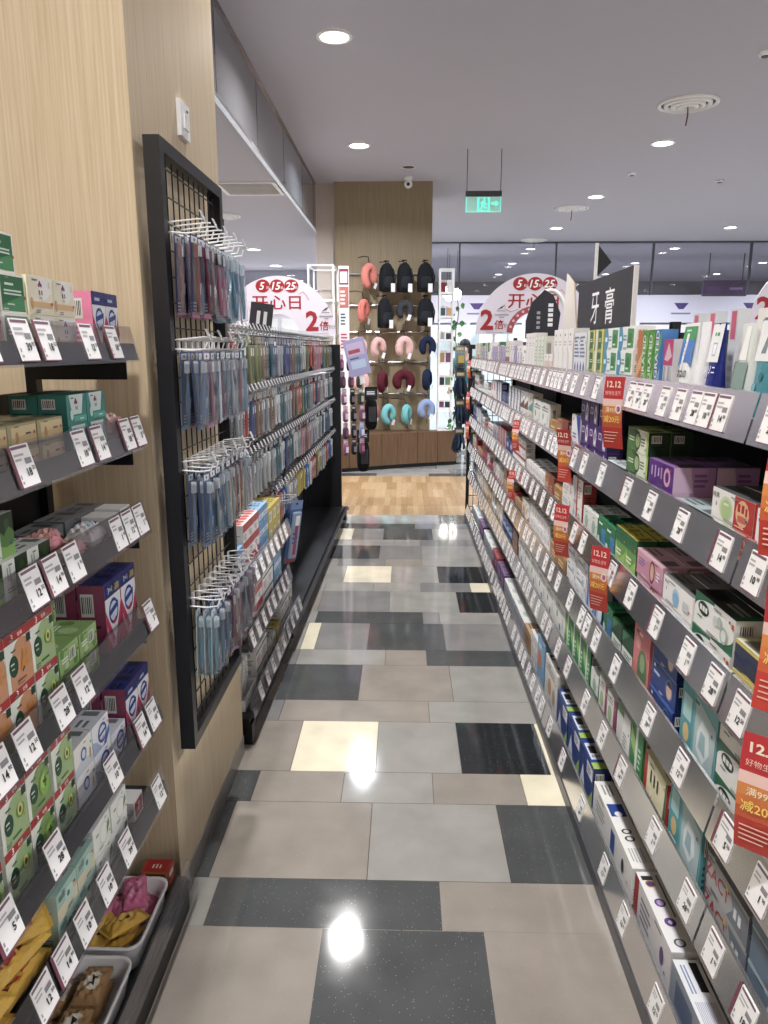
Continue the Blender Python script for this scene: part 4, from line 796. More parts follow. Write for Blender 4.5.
promo(.585, 1.085, 1.245, .075, .2, R(-48), R(-3), 'on the second edge by the bay joint', 0)
promo(.58, 1.085, 1.0, .08, .21, R(-42), R(2), 'on the third edge by the bay joint', 1)
for y, z in ((6.9, 1.50), (6.9, 1.22), (6.9, .95), (3.9, 1.24), (4.0, .96)):
    promo(.585, y, z, .045, .16, R(-50), 0, 'on a far edge of the toothpaste gondola', 1)

# ------------------------------------------------------------------ soap shelf unit
su = empty('soap_shelf_unit', (-.62, 1.3, 0)); tag(su, 'black wall shelf unit of soap beside the wooden pillar', 'shelf unit')
def rel(x): return x + .62
bx('back_panel', -.29, -.275, -1.0, .5, .05, 1.50, BLACK, su)
bx('upright', -.28, -.255, .47, .5, .05, 1.60, BLACK, su); bx('upright', -.28, -.255, -.45, -.42, .05, 1.60, BLACK, su)
bx('base_plinth', -.275, .0, -1.0, .565, .0, .105, BLACK, su)
ZL = [1.575, 1.373, 1.166, .918, .667, .45]
tl = {0: [1.12, 1.24, 1.32, 1.50, 1.625], 1: [1.20, 1.425, 1.51, 1.665, 1.735], 2: [1.19, 1.265, 1.345, 1.57, 1.64, 1.71], 3: [1.03, 1.115, 1.245, 1.335, 1.73], 4: [1.0, 1.17, 1.44, 1.62, 1.70], 5: [1.08, 1.16, 1.25, 1.36, 1.48, 1.70]}
for r, zb in enumerate(ZL):
    shelf(su, -1, -.9, .46, zb, .0, .27, [(y - 1.3, rt.randrange(8)) for y in tl[r]], .075, set_back=.02, clear_from=.5)
    bx('bracket', -.265, -.03, .452, .456, zb - .045, zb, BLACK, su)
shelf(su, -1, -.9, .55, .105, .012, .27, [], .075, set_back=.006, clear_from=.12)
def leftp(r): return 'on %s shelf of the soap unit' % (ORD + ['base'])[r if r < 5 else r]
def rowL(r, items, name='soap_carton'):
    z0 = (ZL + [.105])[r] + .0185
    for it in items:
        key, y, n, hi, dp = it[:5]; xo = it[5] if len(it) > 5 else 0; zo = it[6] if len(it) > 6 else 0
        D = DES[key]
        for a in range(n):
            yc = y + D['w'] / 2 + a * (D['w'] + .002)
            for q in range(hi):
                for e in range(dp):
                    put(key, -.652 - D['d'] / 2 - e * (D['d'] + .003) - xo - random.uniform(0, .003), yc, z0 + q * (D['h'] + .0004) + zo, PI / 2, 'on %s soap shelf' % ORD2[r], name, 'carton', .6, pos_word(q, hi, e, dp))
ORD2 = ['topmost', 'second', 'third', 'fourth', 'fifth', 'sixth', 'base']
rowL(0, [('soap_orange', 1.06, 2, 2, 2), ('soap_green', 1.232, 1, 2, 2), ('soap_green', 1.21, 1, 1, 1, .002, .129), ('soap_cream', 1.32, 2, 2, 2), ('soap_shield_top', 1.59, 2, 1, 2)])
rowL(1, [('soap_olive', 1.105, 3, 2, 2), ('soap_teal', 1.435, 2, 2, 2), ('soap_white_small', 1.13, 1, 1, 1) if False else ('soap_teal', 1.435, 1, 1, 1, .14)])
rowL(2, [('soap_leaf', .98, 4, 1, 2), ('soap_leaf', .965, 3, 1, 2, .012, .0745), ('soap_grey', 1.33, 2, 1, 1, .075), ('soap_grey', 1.55, 2, 1, 1, .08), ('soap_redwhite', 1.585, 1, 1, 1), ('soap_bluewhite', 1.655, 1, 1, 1)])
rowL(3, [('soap_ginger', 1.04, 2, 2, 1), ('soap_avocado', 1.213, 1, 2, 1), ('soap_lime', 1.305, 2, 2, 1), ('soap_lime', 1.305, 2, 3, 1, .084), ('soap_shield_plus', 1.53, 2, 1, 2)])
rowL(4, [('soap_avocado', .96, 1, 2, 1), ('soap_avocado', 1.055, 1, 2, 1), ('soap_apple', 1.145, 1, 2, 1), ('soap_avocado', 1.235, 1, 2, 1), ('soap_white_shield', 1.328, 1, 2, 2), ('soap_blue_shield', 1.416, 1, 2, 2), ('soap_blue_shield', 1.506, 1, 1, 2), ('soap_shield_small', 1.598, 2, 1, 2)])
rowL(5, [('soap_teal_beige', 1.20, 2, 2, 2), ('soap_leafwhite', 1.375, 2, 2, 1), ('soap_redwhite', 1.60, 1, 1, 1)])
rowL(6, [('soap_red_box', 1.785, 1, 1, 1, -.005)], 'soap_carton')

# pillow bags: crumpled film packets
YEL = 'dcae2a'
def packet(name, label, cat, loc, size, cols, rz=0, tilt=(0, 0), group=None, twist=False, seed=0):
    g = random.Random(seed); w, d, h = size; n, m = 22, 14; f1, f2, f3 = g.uniform(5, 9), g.uniform(4, 8), g.uniform(0, 6)
    o = empty(name, loc, rz); o.rotation_euler = (tilt[0], tilt[1], rz); tag(o, label, cat, group)
    mb = MB((FILM,))
    for sgn in (1, -1):
        V = []
        for i in range(n + 1):
            for j in range(m + 1):
                u = i / n * 2 - 1; v = j / m * 2 - 1
                p = max(0, (1 - abs(u) ** 2.4)) ** .55 * max(0, (1 - abs(v) ** 3)) ** .5
                wob = (.16 * math.sin(f1 * u + f2 * v + f3) + .12 * math.sin(f2 * 2 * u - f1 * 1.5 * v + f3) + .02 * g.uniform(-1, 1)) * h * p * (.6 if 'multipack' in name else 1)
                tw = 1.0
                if twist: tw = .35 + .65 * max(0, 1 - max(0, abs(u) - .55) / .25) if abs(u) < .8 else .35 + (abs(u) - .8) * 2.2
                V.append((u * w / 2, v * d / 2 * tw, h / 2 + sgn * (h / 2 * p + wob * .5)))
        F = [(i * (m + 1) + j, (i + 1) * (m + 1) + j, (i + 1) * (m + 1) + j + 1, i * (m + 1) + j + 1) for i in range(n) for j in range(m)]
        if sgn < 0: F = [tuple(reversed(q)) for q in F]
        for q in F:
            u = sum(V[i][0] for i in q) / 4 / (w / 2); v = sum(V[i][1] for i in q) / 4 / (d / 2)
            c = cols[0]
            if name == 'soap_bag' and cols[0] == YEL:
                if abs(u) < .62 and -.6 < v < .15 and (int((u + 1) * 9) % 4 != 0): c = cols[1]
                elif abs(u) < .5 and .3 < v < .62: c = '3a2a1a'
            elif len(cols) > 1 and abs(u) < .42 and -.55 < v < .45:
                c = cols[1]
                if len(cols) > 2 and abs(u) < .3 and (-.3 < v < 0): c = cols[2]
            if abs(u) > .88: c = cols[-1] if twist else cols[0]
            mb.add([V[i] for i in q], [(0, 1, 2, 3)], c)
    mb.build('wrapper', o, True)
    if not twist:
        mb = MB((FILM,))
        for s in (-1, 1): mb.box(s * w * .5 - .006, s * w * .5 + .006, -d * .45, d * .45, h * .5 - .001, h * .5 + .001, cols[0])
        mb.build('crimped_seal', o)
    return o
z = ZL[5] + .02
YS = (YEL, 'b5342a', 'f2dc8a')
for i, (x, y, zz, rz, tl_) in enumerate(((-.70, .97, 0, 86, (0, 0)), (-.79, .97, 0, 86, (0, 0)), (-.70, .975, .040, 84, (.05, 0)), (-.705, 1.115, .0, 86, (0, .03)), (-.79, 1.115, .0, 86, (0, .03)), (-.71, 1.12, .042, 80, (.06, .05)), (-.715, 1.13, .084, 40, (.1, -.06)))):
    packet('soap_bag', 'yellow crumpled soap bag with red print on sixth soap shelf', 'soap bag', (x, y, z + zz), (.14, .08, .038), YS, R(rz), tl_, 'yellow soap bags', seed=i)
z = ZL[2] + .02
for i, (x, y, zz, rz) in enumerate(((-.68, 1.34, .0, 60), (-.675, 1.43, .0, 85), (-.70, 1.385, .034, 95), (-.69, 1.335, .036, 35))):
    packet('wrapped_soap', 'pink twist-wrapped soap with flower print on third shelf', 'soap', (x, y, z + zz), (.1, .045, .035), ('dd8f98', 'b98a74', 'e8b8a8', 'e4a0a8'), R(rz), (0, 0), 'pink twist-wrapped soaps', True, i + 20)
packet('soap_sachet', 'white crumpled soap sachet beside red and blue boxes', 'soap sachet', (-.68, 1.525, z), (.085, .06, .05), ('e6e4e0', 'dfe4ea', '9fc0d8'), R(90), (.1, 0), seed=40)
z = ZL[1] + .02
packet('soap_bag', 'coral heart-print soap bag at the shelf end by the pillar', 'soap bag', (-.685, 1.69, z), (.11, .065, .06), ('dc8f88', 'f0d8d2', 'cf6a68'), R(90), (.15, 0), seed=50)
z = ZL[3] + .02
# trays
def tray(y0, y1, label):
    t = empty('plastic_tray', (-.735, (y0 + y1) / 2, .125)); tag(t, label, 'tray')
    w, L, h = .105, (y1 - y0) / 2, .075
    mb = MB((WHITEP,))
    def ring(sx, sy, z, r):
        p = []
        for (cx, cy, a0) in ((sx - r, sy - r, 0), (-sx + r, sy - r, 90), (-sx + r, -sy + r, 180), (sx - r, -sy + r, 270)):
            for k in range(5): p.append((cx + r * math.cos(R(a0 + k * 22.5)), cy + r * math.sin(R(a0 + k * 22.5)), z))
        return p
    rings = [ring(w * .86, L * .92, 0, .025), ring(w * .97, L * .98, h, .03), ring(w * 1.03, L * 1.03, h, .034), ring(w * 1.03, L * 1.03, h - .008, .034), ring(w * 1.005, L * 1.0, h - .008, .033), ring(w * .95, L * .965, h - .004, .03), ring(w * .83, L * .9, .004, .023)]
    n = 20; V = [p for q in (rings[4], rings[3], rings[2], rings[1], rings[5], rings[6]) for p in q]
    F = [(i * n + k, i * n + (k + 1) % n, (i + 1) * n + (k + 1) % n, (i + 1) * n + k) for i in range(5) for k in range(n)] + [tuple(range(5 * n, 6 * n))]
    mb.add(V, F, 'ffffff'); mb.build('basin', t, True)
    mb = MB((WHITEP,)); V = rings[0] + rings[4]; mb.add(V, [(k, (k + 1) % n, n + (k + 1) % n, n + k) for k in range(n)] + [tuple(range(n - 1, -1, -1))], 'ffffff'); mb.build('outer_wall', t, True)
    mb = MB((BLACK,))
    for k in range(6): mb.box(-w * .93 - .002, -w * .93 + .002, -.05 + k * .02, -.042 + k * .02, .02, .055)
    mb.build('slot', t)
tray(1.50, 1.745, 'white plastic tray of pink and yellow soap packets on the base')
tray(1.21, 1.475, 'white plastic tray of brown soap packets on the base')
z = .135
for i, (x, y, q, rz, c) in enumerate(((-.69, 1.69, 0, 70, 0), (-.77, 1.69, 0, 100, 0), (-.72, 1.665, .03, 60, 0), (-.70, 1.68, .055, 110, 0), (-.77, 1.64, .03, 80, 0), (-.70, 1.58, 0, 60, 1), (-.75, 1.57, .028, 65, 1), (-.69, 1.575, .05, 50, 1), (-.78, 1.55, .0, 85, 2))):
    cols = (('dd6f9c', 'e493b4', 'c84f86'), ('e0ac24', 'e8bc40', '4a3a30'), ('c9862c', 'b5722c', '8a4a24'))[c]
    nm = ('pink', 'yellow', 'amber')[c]
    packet('soap_packet', nm + ' crinkled soap packet in the white base tray', 'soap packet', (x, y, z + q), (.1, .062, .032), cols, R(rz), (random.uniform(-.25, .25), random.uniform(-.2, .2)), nm + ' packets in the tray', seed=80 + i)
for i, (x, y, q) in enumerate(((-.70, 1.40, 0), (-.775, 1.40, 0), (-.70, 1.29, 0), (-.775, 1.29, 0), (-.70, 1.40, .035), (-.70, 1.29, .035))):
    packet('soap_packet', 'brown film soap packet with pale label in base tray', 'soap packet', (x, y, z + q), (.1, .065, .038), ('a9804e', 'd8cdb8', '2a221c'), R(92), (0, 0), 'brown packets in the tray', seed=100 + i)

# ------------------------------------------------------------------ wire grid panel with toothbrush packs on the pillar
GX = -.603
gp = empty('wire_grid_panel', (GX, 2.22, .5)); tag(gp, 'black wire grid panel in frame hung on wooden pillar', 'display rack')
H = 1.595; y0, y1 = -.33, .285
for a in ((y0, y0 + .032, 0, H), (y1 - .032, y1, 0, H), (y0 + .032, y1 - .032, 0, .032), (y0 + .032, y1 - .032, H - .032, H)):
    bx('frame_bar', -.02, .02, a[0], a[1], a[2], a[3], BLACK, gp)
for k in range(11):
    mb = MB((BLACK,)); y = y0 + .05 + k * .0515; mb.tube([(0, y, .03), (0, y, H - .03)], .0022, n=5); mb.build('grid_wire', gp)
for k in range(24):
    mb = MB((BLACK,)); zz = .065 + k * .064; mb.tube([(.004, y0 + .03, zz), (.004, y1 - .03, zz)], .0022, n=5); mb.build('grid_wire', gp)
# hook mesh: plate, arm, raised tip, second arm with tag plate
def hook_mesh(L, mat, tagw):
    mb = MB((mat,)); mb.box(-.004, 0, -.008, .008, -.02, .02)
    mb.tube([(0, 0, 0), (L * .6, 0, -.004), (L * .93, 0, .0), (L, 0, .018)], .0026, n=5)
    mb.tube([(0, 0, .022), (L * .9, 0, .03), (L + .008, 0, .03)], .002, n=5)
    o = mb.build('hook'); me = o.data; bpy.data.objects.remove(o); return me
hk_w = hook_mesh(.09, WHITEP, 1); hk_c = hook_mesh(.14, CHROME, 1)
mb = MB((PRINT,)); mb.box(-.0008, .0008, -.011, .011, -.008, .022, 'c4c4c8'); mb.M = Matrix.Rotation(PI / 2, 4, 'Z')
f = mb.face((-.011, -.0009, -.008), (.022, 0, 0), (0, 0, .03), (0, -1, 0)); f.lines(.1, .5, .9, .9, 2, '9a9aa0'); f.rect(.4, .1, .9, .35, '2a2a2a')
o = mb.build('hook_tag'); hktag = o.data; bpy.data.objects.remove(o)
mb = MB((CLEAR,)); mb.box(-.001, .001, -.015, .015, -.012, .026); o = mb.build('tag_sleeve'); bpy.data.objects.remove(o)

# toothbrush packs
def brush_pack(key, desc, card, handle, head, w=.044, h=.2, foot='c87a9a'):
    t = empty('toothbrush_pack')
    mb = MB((PRINT,)); mb.box(-w / 2, w / 2, .0, .0012, -h, .0, card, f=card)
    f = mb.face((-w / 2, 0, -h), (w, 0, 0), (0, 0, h), (0, -1, 0)); f.rect(.08, .9, .92, .98, 'e6e6ee'); f.ell(.5, .94, .12, .02, '555566'); f.rect(0, 0, 1, .06, foot); f.lines(.15, .08, .85, .2, 3, 'd8d8e0')
    mb.build('backing_card', t)
    mb = MB((GLOSS,)); r = .0052
    mb.tube([(0, -.008, -h * .93), (.001, -.0085, -h * .75), (0, -.009, -h * .55), (0, -.009, -h * .40), (0, -.008, -h * .28), (0, -.008, -h * .14)], [r * .8, r * 1.25, r * 1.35, r * .8, r * .6, r * .7], handle, n=7)
    mb.tube([(.0, -.0125, -h * .72), (0, -.0145, -h * .58)], [.003, .003], 'e8e8ea', n=5)
    tb = mb.build('toothbrush', t, True)
    mb = MB((GLOSS,)); mb.box(-.0065, .0065, -.013, -.003, -h * .27, -h * .12, head); mb.box(-.006, .006, -.0175, -.013, -h * .26, -h * .13, 'f0f4f8'); mb.build('bristle_head', tb)
    mb = MB((CLEAR,)); x = w * .36
    P = [(-x, -.001, -h * .97), (x, -.001, -h * .97), (x, -.001, -h * .09), (-x, -.001, -h * .09)]; Q = [(-x * .8, -.019, -h * .95), (x * .8, -.019, -h * .95), (x * .8, -.019, -h * .11), (-x * .8, -.019, -h * .11)]
    mb.add(P + Q, [(4, 5, 6, 7), (0, 1, 5, 4), (1, 2, 6, 5), (2, 3, 7, 6), (3, 0, 4, 7)], 'ffffff'); mb.build('blister', t)
    return dict(t=t, desc=desc, used=False)
BP = {'navy': brush_pack('n', 'navy toothbrush pack with red handle', '2c2f66', '8c2a4a', '8c2a4a'), 'blue': brush_pack('b', 'blue toothbrush pack with sky blue handle', '3a5a8c', '5a94c4', 'd8e6f0', foot='7aa8d0'),
      'black': brush_pack('k', 'clear toothbrush pack with black and pink handle', '9fa2a6', 'd87a9a', '26282c', foot='808488'), 'aqua': brush_pack('a', 'pale aqua toothbrush pack', 'a9cad6', '6fb4d2', 'c9e4f0', foot='9ac4d4'),
      'grey': brush_pack('g', 'slate toothbrush pack with white handle', '5f7482', 'c9d6da', 'eef2f4', foot='7a8c98'), 'pink': brush_pack('p', 'lilac toothbrush pack with pink handle', '8a84a8', 'd6a0ac', 'e6d2dc', foot='c98aa4'), 'steel': brush_pack('s', 'dark teal toothbrush pack with silver handle', '2f4f64', '9fb8c4', 'cfdde4', foot='54788c')}
def hang(P, x, y, z, rz, place, group):
    if not P['used']: o = P['t']; P['used'] = True
    else: o = copy_tree(P['t'])
    o.location = (x, y, z); o.rotation_euler = (R(random.uniform(-2.5, 2.5)), R(random.uniform(-2, 2)), rz + R(random.uniform(-8, 8)))
    tag(o, P['desc'] + ' ' + place, 'toothbrush', group)
def hook_at(root, me, x, y, z, rz=0, t=True, L=.085):
    h = link('hook', me, root); h.location = (x, y, z); h.rotation_euler = (0, 0, rz)
    if t:
        g = link('price_tag', hktag, h); g.location = (L + .008, 0, .03); g.rotation_euler = (0, R(-25), 0)
ROWN = ['topmost', 'second', 'third', 'lowest']
gr = [['navy', 'navy', 'navy', 'black', 'black', 'blue', 'aqua', 'aqua', 'aqua'], ['blue', 'pink', 'steel', 'navy', 'aqua', 'grey', 'steel', 'pink', 'aqua'], ['blue', 'steel', 'blue', 'aqua', 'grey', 'navy', 'navy', 'grey', 'aqua'], ['aqua', 'blue', 'blue', 'navy', 'pink', 'pink', 'grey', 'pink', 'pink']]
for r, (zh, row) in enumerate(zip((1.885, 1.60, 1.285, .905), gr)):
    for k, nm in enumerate(row):
        y = 1.945 + k * .0615
        hook_at(gp, hk_w, .006, y - 2.22, zh - .5, 0, k % 2 == 0, .09)
        for q in range(3):
            hang(BP[nm], GX + .034 + q * .021, y, zh - .007, PI / 2, ('outer', 'middle', 'inner')[2 - q] + ' on %s row of wire grid panel' % ROWN[r], '%s packs on the %s grid row' % (nm, ROWN[r]))
t = empty('wall_switch', (-.645, 2.31, 2.235)); tag(t, 'white wall switch plate on the wooden pillar', 'switch')
bx('plate', .0, .012, -.045, .045, -.045, .05, WHITEP, t); bx('rocker', .012, .017, -.02, .02, -.02, .02, WHITEM, t); bx('indicator', .017, .019, -.006, .006, .022, .03, DARK, t)
t = empty('corner_sticker', (-.645, 2.36, .47)); tag(t, 'small white and yellow socket plate under the wire grid', 'socket')
bx('plate', .0, .008, -.03, .03, 0, .05, WHITEP, t); mb = MB((PRINT,)); f = mb.face((.0005, -.03, -.07), (0, .06, 0), (0, 0, .07), (1, 0, 0)); f.poly([(0, 1), (1, 1), (1, .3), (0, 0)], 'c9b23a'); f.poly([(0, 1), (.5, 1), (0, .5)], '3a3a30'); mb.build('warning_label', t)

# ------------------------------------------------------------------ toothbrush gondola
GA = math.atan2(.055, 4.23)
GO = Vector((-.61, 2.79, 0))
def G(x, y): return (GO.x + x * math.cos(GA) + y * math.sin(GA), GO.y - x * math.sin(GA) + y * math.cos(GA))
bg = empty('toothbrush_gondola', GO, -GA); tag(bg, 'black gondola hung with toothbrush packs on chrome hooks', 'gondola')
LG = 4.25
bx('back_panel', -.44, -.42, 0, LG, .12, 1.60, plain('gondola_back_dark', '24252a', .6), bg)
bx('base_deck', -.42, -.02, .0, LG, .09, .115, BLACK, bg)
bx('kick_panel', -.05, -.035, 0, LG, 0, .09, BLACK, bg)
bx('base_foot', -.40, -.01, .0, .06, 0, .09, BLACK, bg); bx('base_foot', -.40, .0, LG - .1, LG, 0, .09, BLACK, bg)
mb = MB((BLACK,)); mb.tube([(-.005, .95, .1), (-.005, LG, .1), (-.0, LG + .06, .08)], .018, n=8); mb.build('deck_rail', bg)
for y in (.03, 1.07, 2.12, 3.18, LG - .03): bx('upright', -.43, -.39, y - .02, y + .02, .115, 1.68, BLACK, bg)
bx('end_post', -.09, -.045, LG - .03, LG + .015, .115, 1.64, BLACK, bg); bx('end_post', -.43, -.39, LG - .03, LG + .015, .115, 1.64, BLACK, bg)
bx('end_rail', -.39, -.09, LG - .02, LG + .005, 1.60, 1.64, BLACK, bg)
bx('end_panel', -.39, -.09, LG - .03, LG - .014, .115, 1.6, BLACK, bg)  # black sheet added to stand for the darkness behind the end wires
for k in range(16): bx('end_wire', -.39, -.09, LG - .012, LG - .006, .2 + k * .09, .206 + k * .09, BLACK, bg)
for k in range(6): bx('end_wire', -.35 + k * .05, -.344 + k * .05, LG - .006, LG, .12, 1.6, BLACK, bg)
for zz in (1.70,): 
    mb = MB((CHROME,)); mb.tube([(-.40, .02, zz - .02), (-.40, LG - .03, zz - .02)], .008, n=6); mb.build('hook_bar', bg)
mb = MB((CHROME,)); mb.tube([(-.2, .0, 1.685), (-.2, LG - .04, 1.685)], .005, n=6); mb.build('top_rail', bg)
mb = MB((CHROME,)); mb.tube([(-.38, .0, 1.70), (-.38, LG - .04, 1.70)], .005, n=6); mb.build('top_rail', bg)
for k in range(30): 
    mb = MB((CHROME,)); mb.tube([(-.40, .06 + k * .14, 1.70), (-.19, .06 + k * .14, 1.685)], .003, n=4); mb.build('top_wire', bg)
# simple packs for the far hooks
FP = []
def far_pack(desc, card, mid, foot, h, w, head):
    h *= 1.16; dim = lambda c: ''.join('%02x' % int(int(c[i:i + 2], 16) * .82) for i in (0, 2, 4)); card, mid, foot, head = dim(card), dim(mid), dim(foot), dim(head)
    mb = MB((FILM,)); mb.box(-w / 2, w / 2, 0, .002, -h, 0, card)
    mb.bbox(-w * .34, w * .34, -.02, -.0005, -h * .93, -h * .18, .008, mid)
    f = mb.face((-w / 2, 0, -h), (w, 0, 0), (0, 0, h), (0, -1, 0)); f.rect(0, .86, 1, 1, head); f.rect(.1, 0, .9, .07, foot); f.ell(.5, .95, .1, .02, '444444')
    g = mb.face((-w * .34, -.0202, -h * .93), (w * .68, 0, 0), (0, 0, h * .75), (0, -1, 0)); g.rect(.3, .08, .7, .9, foot); g.rect(.25, .72, .75, .93, 'e4e6ea'); g.lines(.1, .3, .9, .6, 3, card)
    o = mb.build('toothbrush_pack'); me = o.data; bpy.data.objects.remove(o); FP.append((me, desc, h))
far_pack('silver grey brush pack', 'a0a4aa', 'c0c6cc', '8a9aaa', .19, .05, 'd8d8dc'); far_pack('navy brush pack', '33406e', '5a6ea0', 'b54a52', .19, .05, 'd0d4e0'); far_pack('rose brush pack', 'b98a9c', 'd8a8b4', 'c85a78', .2, .05, 'e8d8e0')
far_pack('olive brush pack', '6a6f4a', '9aa070', '4a6a3c', .2, .055, 'c9c890'); far_pack('dark teal brush pack', '2c4a54', '5a8490', '8ab4bc', .19, .05, 'b8ccd0'); far_pack('brown brush pack', '6a5448', 'a08a7c', 'd0b8a0', .19, .05, 'd8ccc4')
far_pack('scarlet floss pack', 'b03038', 'd86a60', 'e8d8d0', .17, .06, 'e8c0b8'); far_pack('royal blue floss pack', '2c4f9c', '5a88cc', 'e6ecf6', .17, .06, 'c8d6f0'); far_pack('yellow floss pack', 'c8a82c', 'e0cc60', '6a5a20', .16, .06, 'ece4b0'); far_pack('white floss pack', 'd6d8da', 'e8eaec', '7a94b8', .18, .055, 'f0f0f0')
HR = (1.665, 1.395, 1.115, .83)
HN = ['topmost', 'second', 'third', 'lowest']
pal = [[2, 2, 6, 4, 3, 3, 5, 4, 1, 0, 1, 1, 5, 4, 0, 9, 3, 6, 6], [4, 4, 0, 6, 1, 5, 0, 5, 9, 4, 0, 0, 5, 6, 3], [0, 2, 5, 2, 0, 0, 9, 0, 4, 9, 1, 4, 9], [0, 6, 7, 9, 0, 8, 8, 7, 9, 6, 5, 8, 0]]
g = random.Random(5)
for r, zh in enumerate(HR):
    y = .08 if r < 3 else 1.15
    k = 0
    while y < LG - .08:
        hook_at(bg, hk_c, -.395 + .16, y, zh + .0, 0, True, .14)
        me, desc, hh = FP[pal[r][(k // 2) % len(pal[r])]]
        for q in range(2 if y < 2.6 else 1):
            o = link('floss_pack' if 'floss' in desc else 'toothbrush_pack', me); X = -.125 - q * .045 - g.uniform(0, .012)
            p = G(X, y + g.uniform(-.006, .006)); o.location = (p[0], p[1], zh - .007); o.rotation_euler = (R(g.uniform(-2, 2)), 0, PI / 2 - GA + R(g.uniform(-6, 6)))
            tag(o, desc + ' on %s hook row of the toothbrush gondola' % HN[r], 'toothbrush', desc + 's on the %s hook row' % HN[r])
        y += .078 if r < 3 else .09; k += 1
# arms carrying the hooks out of the back
for r, zh in enumerate(HR):
    mb = MB((CHROME,)); mb.tube([(-.236, .04 if r < 3 else 1.12, zh - .012), (-.236, LG - .05, zh - .012)], .006, n=6); mb.build('hook_bar', bg)
    for y in (.06 if r < 3 else 1.14, 1.07, 2.12, 3.18, LG - .1):
        if r == 3 and y < 1.1: continue
        mb = MB((BLACK,)); mb.tube([(-.41, y, zh - .012), (-.236, y, zh - .012)], .007, n=5); mb.build('bar_arm', bg)
# shelves of the first bay
for zb, dpt, n in ((.655, .34, 8), (.405, .36, 8)):
    shelf(bg, -1, .0, 1.03, zb, .0, dpt, [(.06 + i * .118, rt.randrange(8)) for i in range(n)], .075)
shelf(bg, -1, .0, 1.35, .115, .0, .38, [(.18 + i * .14, rt.randrange(8)) for i in range(9)], .08)
carton('floss_red', 'white box with red round caps picture', .1, .075, .07, 'e6e2e0', [('r', 0, .55, 1, 1, 'b5383a'), ('l', .1, .15, .8, .45, 4, '7a8088')], top='d8d4d2', tops=[('e', .25, .5, .2, .35, 'c04440'), ('e', .72, .5, .2, .35, 'c04440')])
carton('floss_yellow', 'yellow box with blue lettering panel', .1, .09, .07, 'c9b23c', [('r', .2, .2, .8, .75, 'e8e2c0'), ('l', .25, .3, .75, .65, 3, '3a5a9a')], top='b5a23a')
carton('floss_blue', 'light blue box with white band', .1, .075, .07, '5a94c4', [('r', 0, .3, 1, .6, 'e8eef4'), ('l', .1, .35, .8, .55, 2, '3a5a8a')], top='8ab4d8')
carton('floss_white', 'white box with black stripe', .12, .08, .06, 'e4e4e2', [('r', 0, .7, 1, .82, '2c2c30'), ('l', .1, .2, .8, .5, 3, 'b06060')], top='e8e8e6', tops=[('r', .1, .3, .6, .7, '3a3a3e')])
carton('floss_mixed', 'white box with red and green corners', .1, .09, .06, 'dfdcd6', [('p', [(0, 0), (.4, 0), (0, .4)], 'b03a38'), ('p', [(1, 1), (.6, 1), (1, .6)], '4a8a5a'), ('l', .2, .4, .8, .7, 3, '808088')], top='d6d2c8')
def rowG(zb, items, place):
    for key, y, n, hi, dp in items:
        D = DES[key]
        for a in range(n):
            for q in range(hi):
                for e in range(dp):
                    p = G(-.045 - D['d'] / 2 - e * (D['d'] + .003), y + D['w'] / 2 + a * (D['w'] + .003))
                    put(key, p[0], p[1], zb + .0185 + q * (D['h'] + .0004), PI / 2 - GA, place, 'floss_carton', 'carton', .6, pos_word(q, hi, e, dp))
rowG(.655, [('floss_blue', .02, 1, 2, 2), ('floss_red', .13, 3, 3, 2), ('floss_blue', .44, 2, 3, 2), ('floss_yellow', .66, 3, 2, 2)], 'on upper shelf of the toothbrush gondola')
rowG(.405, [('floss_mixed', .03, 2, 2, 2), ('floss_red', .26, 2, 2, 1), ('floss_white', .48, 2, 2, 2), ('floss_blue', .75, 2, 2, 2)], 'on middle shelf of the toothbrush gondola')
rowG(.115, [('floss_white', .28, 2, 2, 2), ('floss_mixed', .55, 2, 1, 2), ('floss_yellow', .77, 1, 1, 2), ('floss_white', .9, 2, 2, 2), ('floss_mixed', 1.16, 1, 2, 2)], 'on deck of the toothbrush gondola')
p = G(-.13, .13)
t = empty('wire_tray', (p[0], p[1], .136), -GA); tag(t, 'white slatted tray of upright white packs on gondola deck', 'tray')
bx('tray_base', -.09, .09, -.11, .11, 0, .01, WHITEP, t)
for a in ((-.09, -.085, -.11, .11), (.085, .09, -.11, .11), (-.085, .085, -.11, -.105), (-.085, .085, .105, .11)): bx('tray_wall', a[0], a[1], a[2], a[3], .01, .05, WHITEP, t)
for i in range(4):
    carton('upright_pack%d' % i, 'slim white upright pack', .03, .16, .12, 'dedcd8', [('r', .1, .1, .9, .4, 'c0c0c4'), ('l', .2, .5, .8, .9, 4, '9a9aa0')]) if i == 0 else None
    p = G(-.13, .05 + i * .05); put('upright_pack0', p[0], p[1], .1475, PI / 2 - GA, 'in the white tray on the toothbrush gondola', 'floss_pack', 'pack', .6)
# long blue blister cards hanging beside the shelves
for i, (y, zt) in enumerate(((1.14, .80), (1.17, .78), (1.2, .79))):
    far_pack('', '5a7ab8', 'a9c0e4', 'c8506a', .30, .09, '8aa4d8')
    me, _, hh = FP.pop(); p = G(.02 - .02 * i, y)
    o = link('electric_brush_card', me); o.location = (p[0], p[1], zt); o.rotation_euler = (R(8), R(4 - 3 * i), PI / 2 - GA - R(35)); tag(o, 'long pale blue brush card hanging beside the floss shelves', 'toothbrush', 'long blue brush cards')
    hook_at(bg, hk_c, -.13 - .02 * i, y, zt + .002, 0, False, .14)

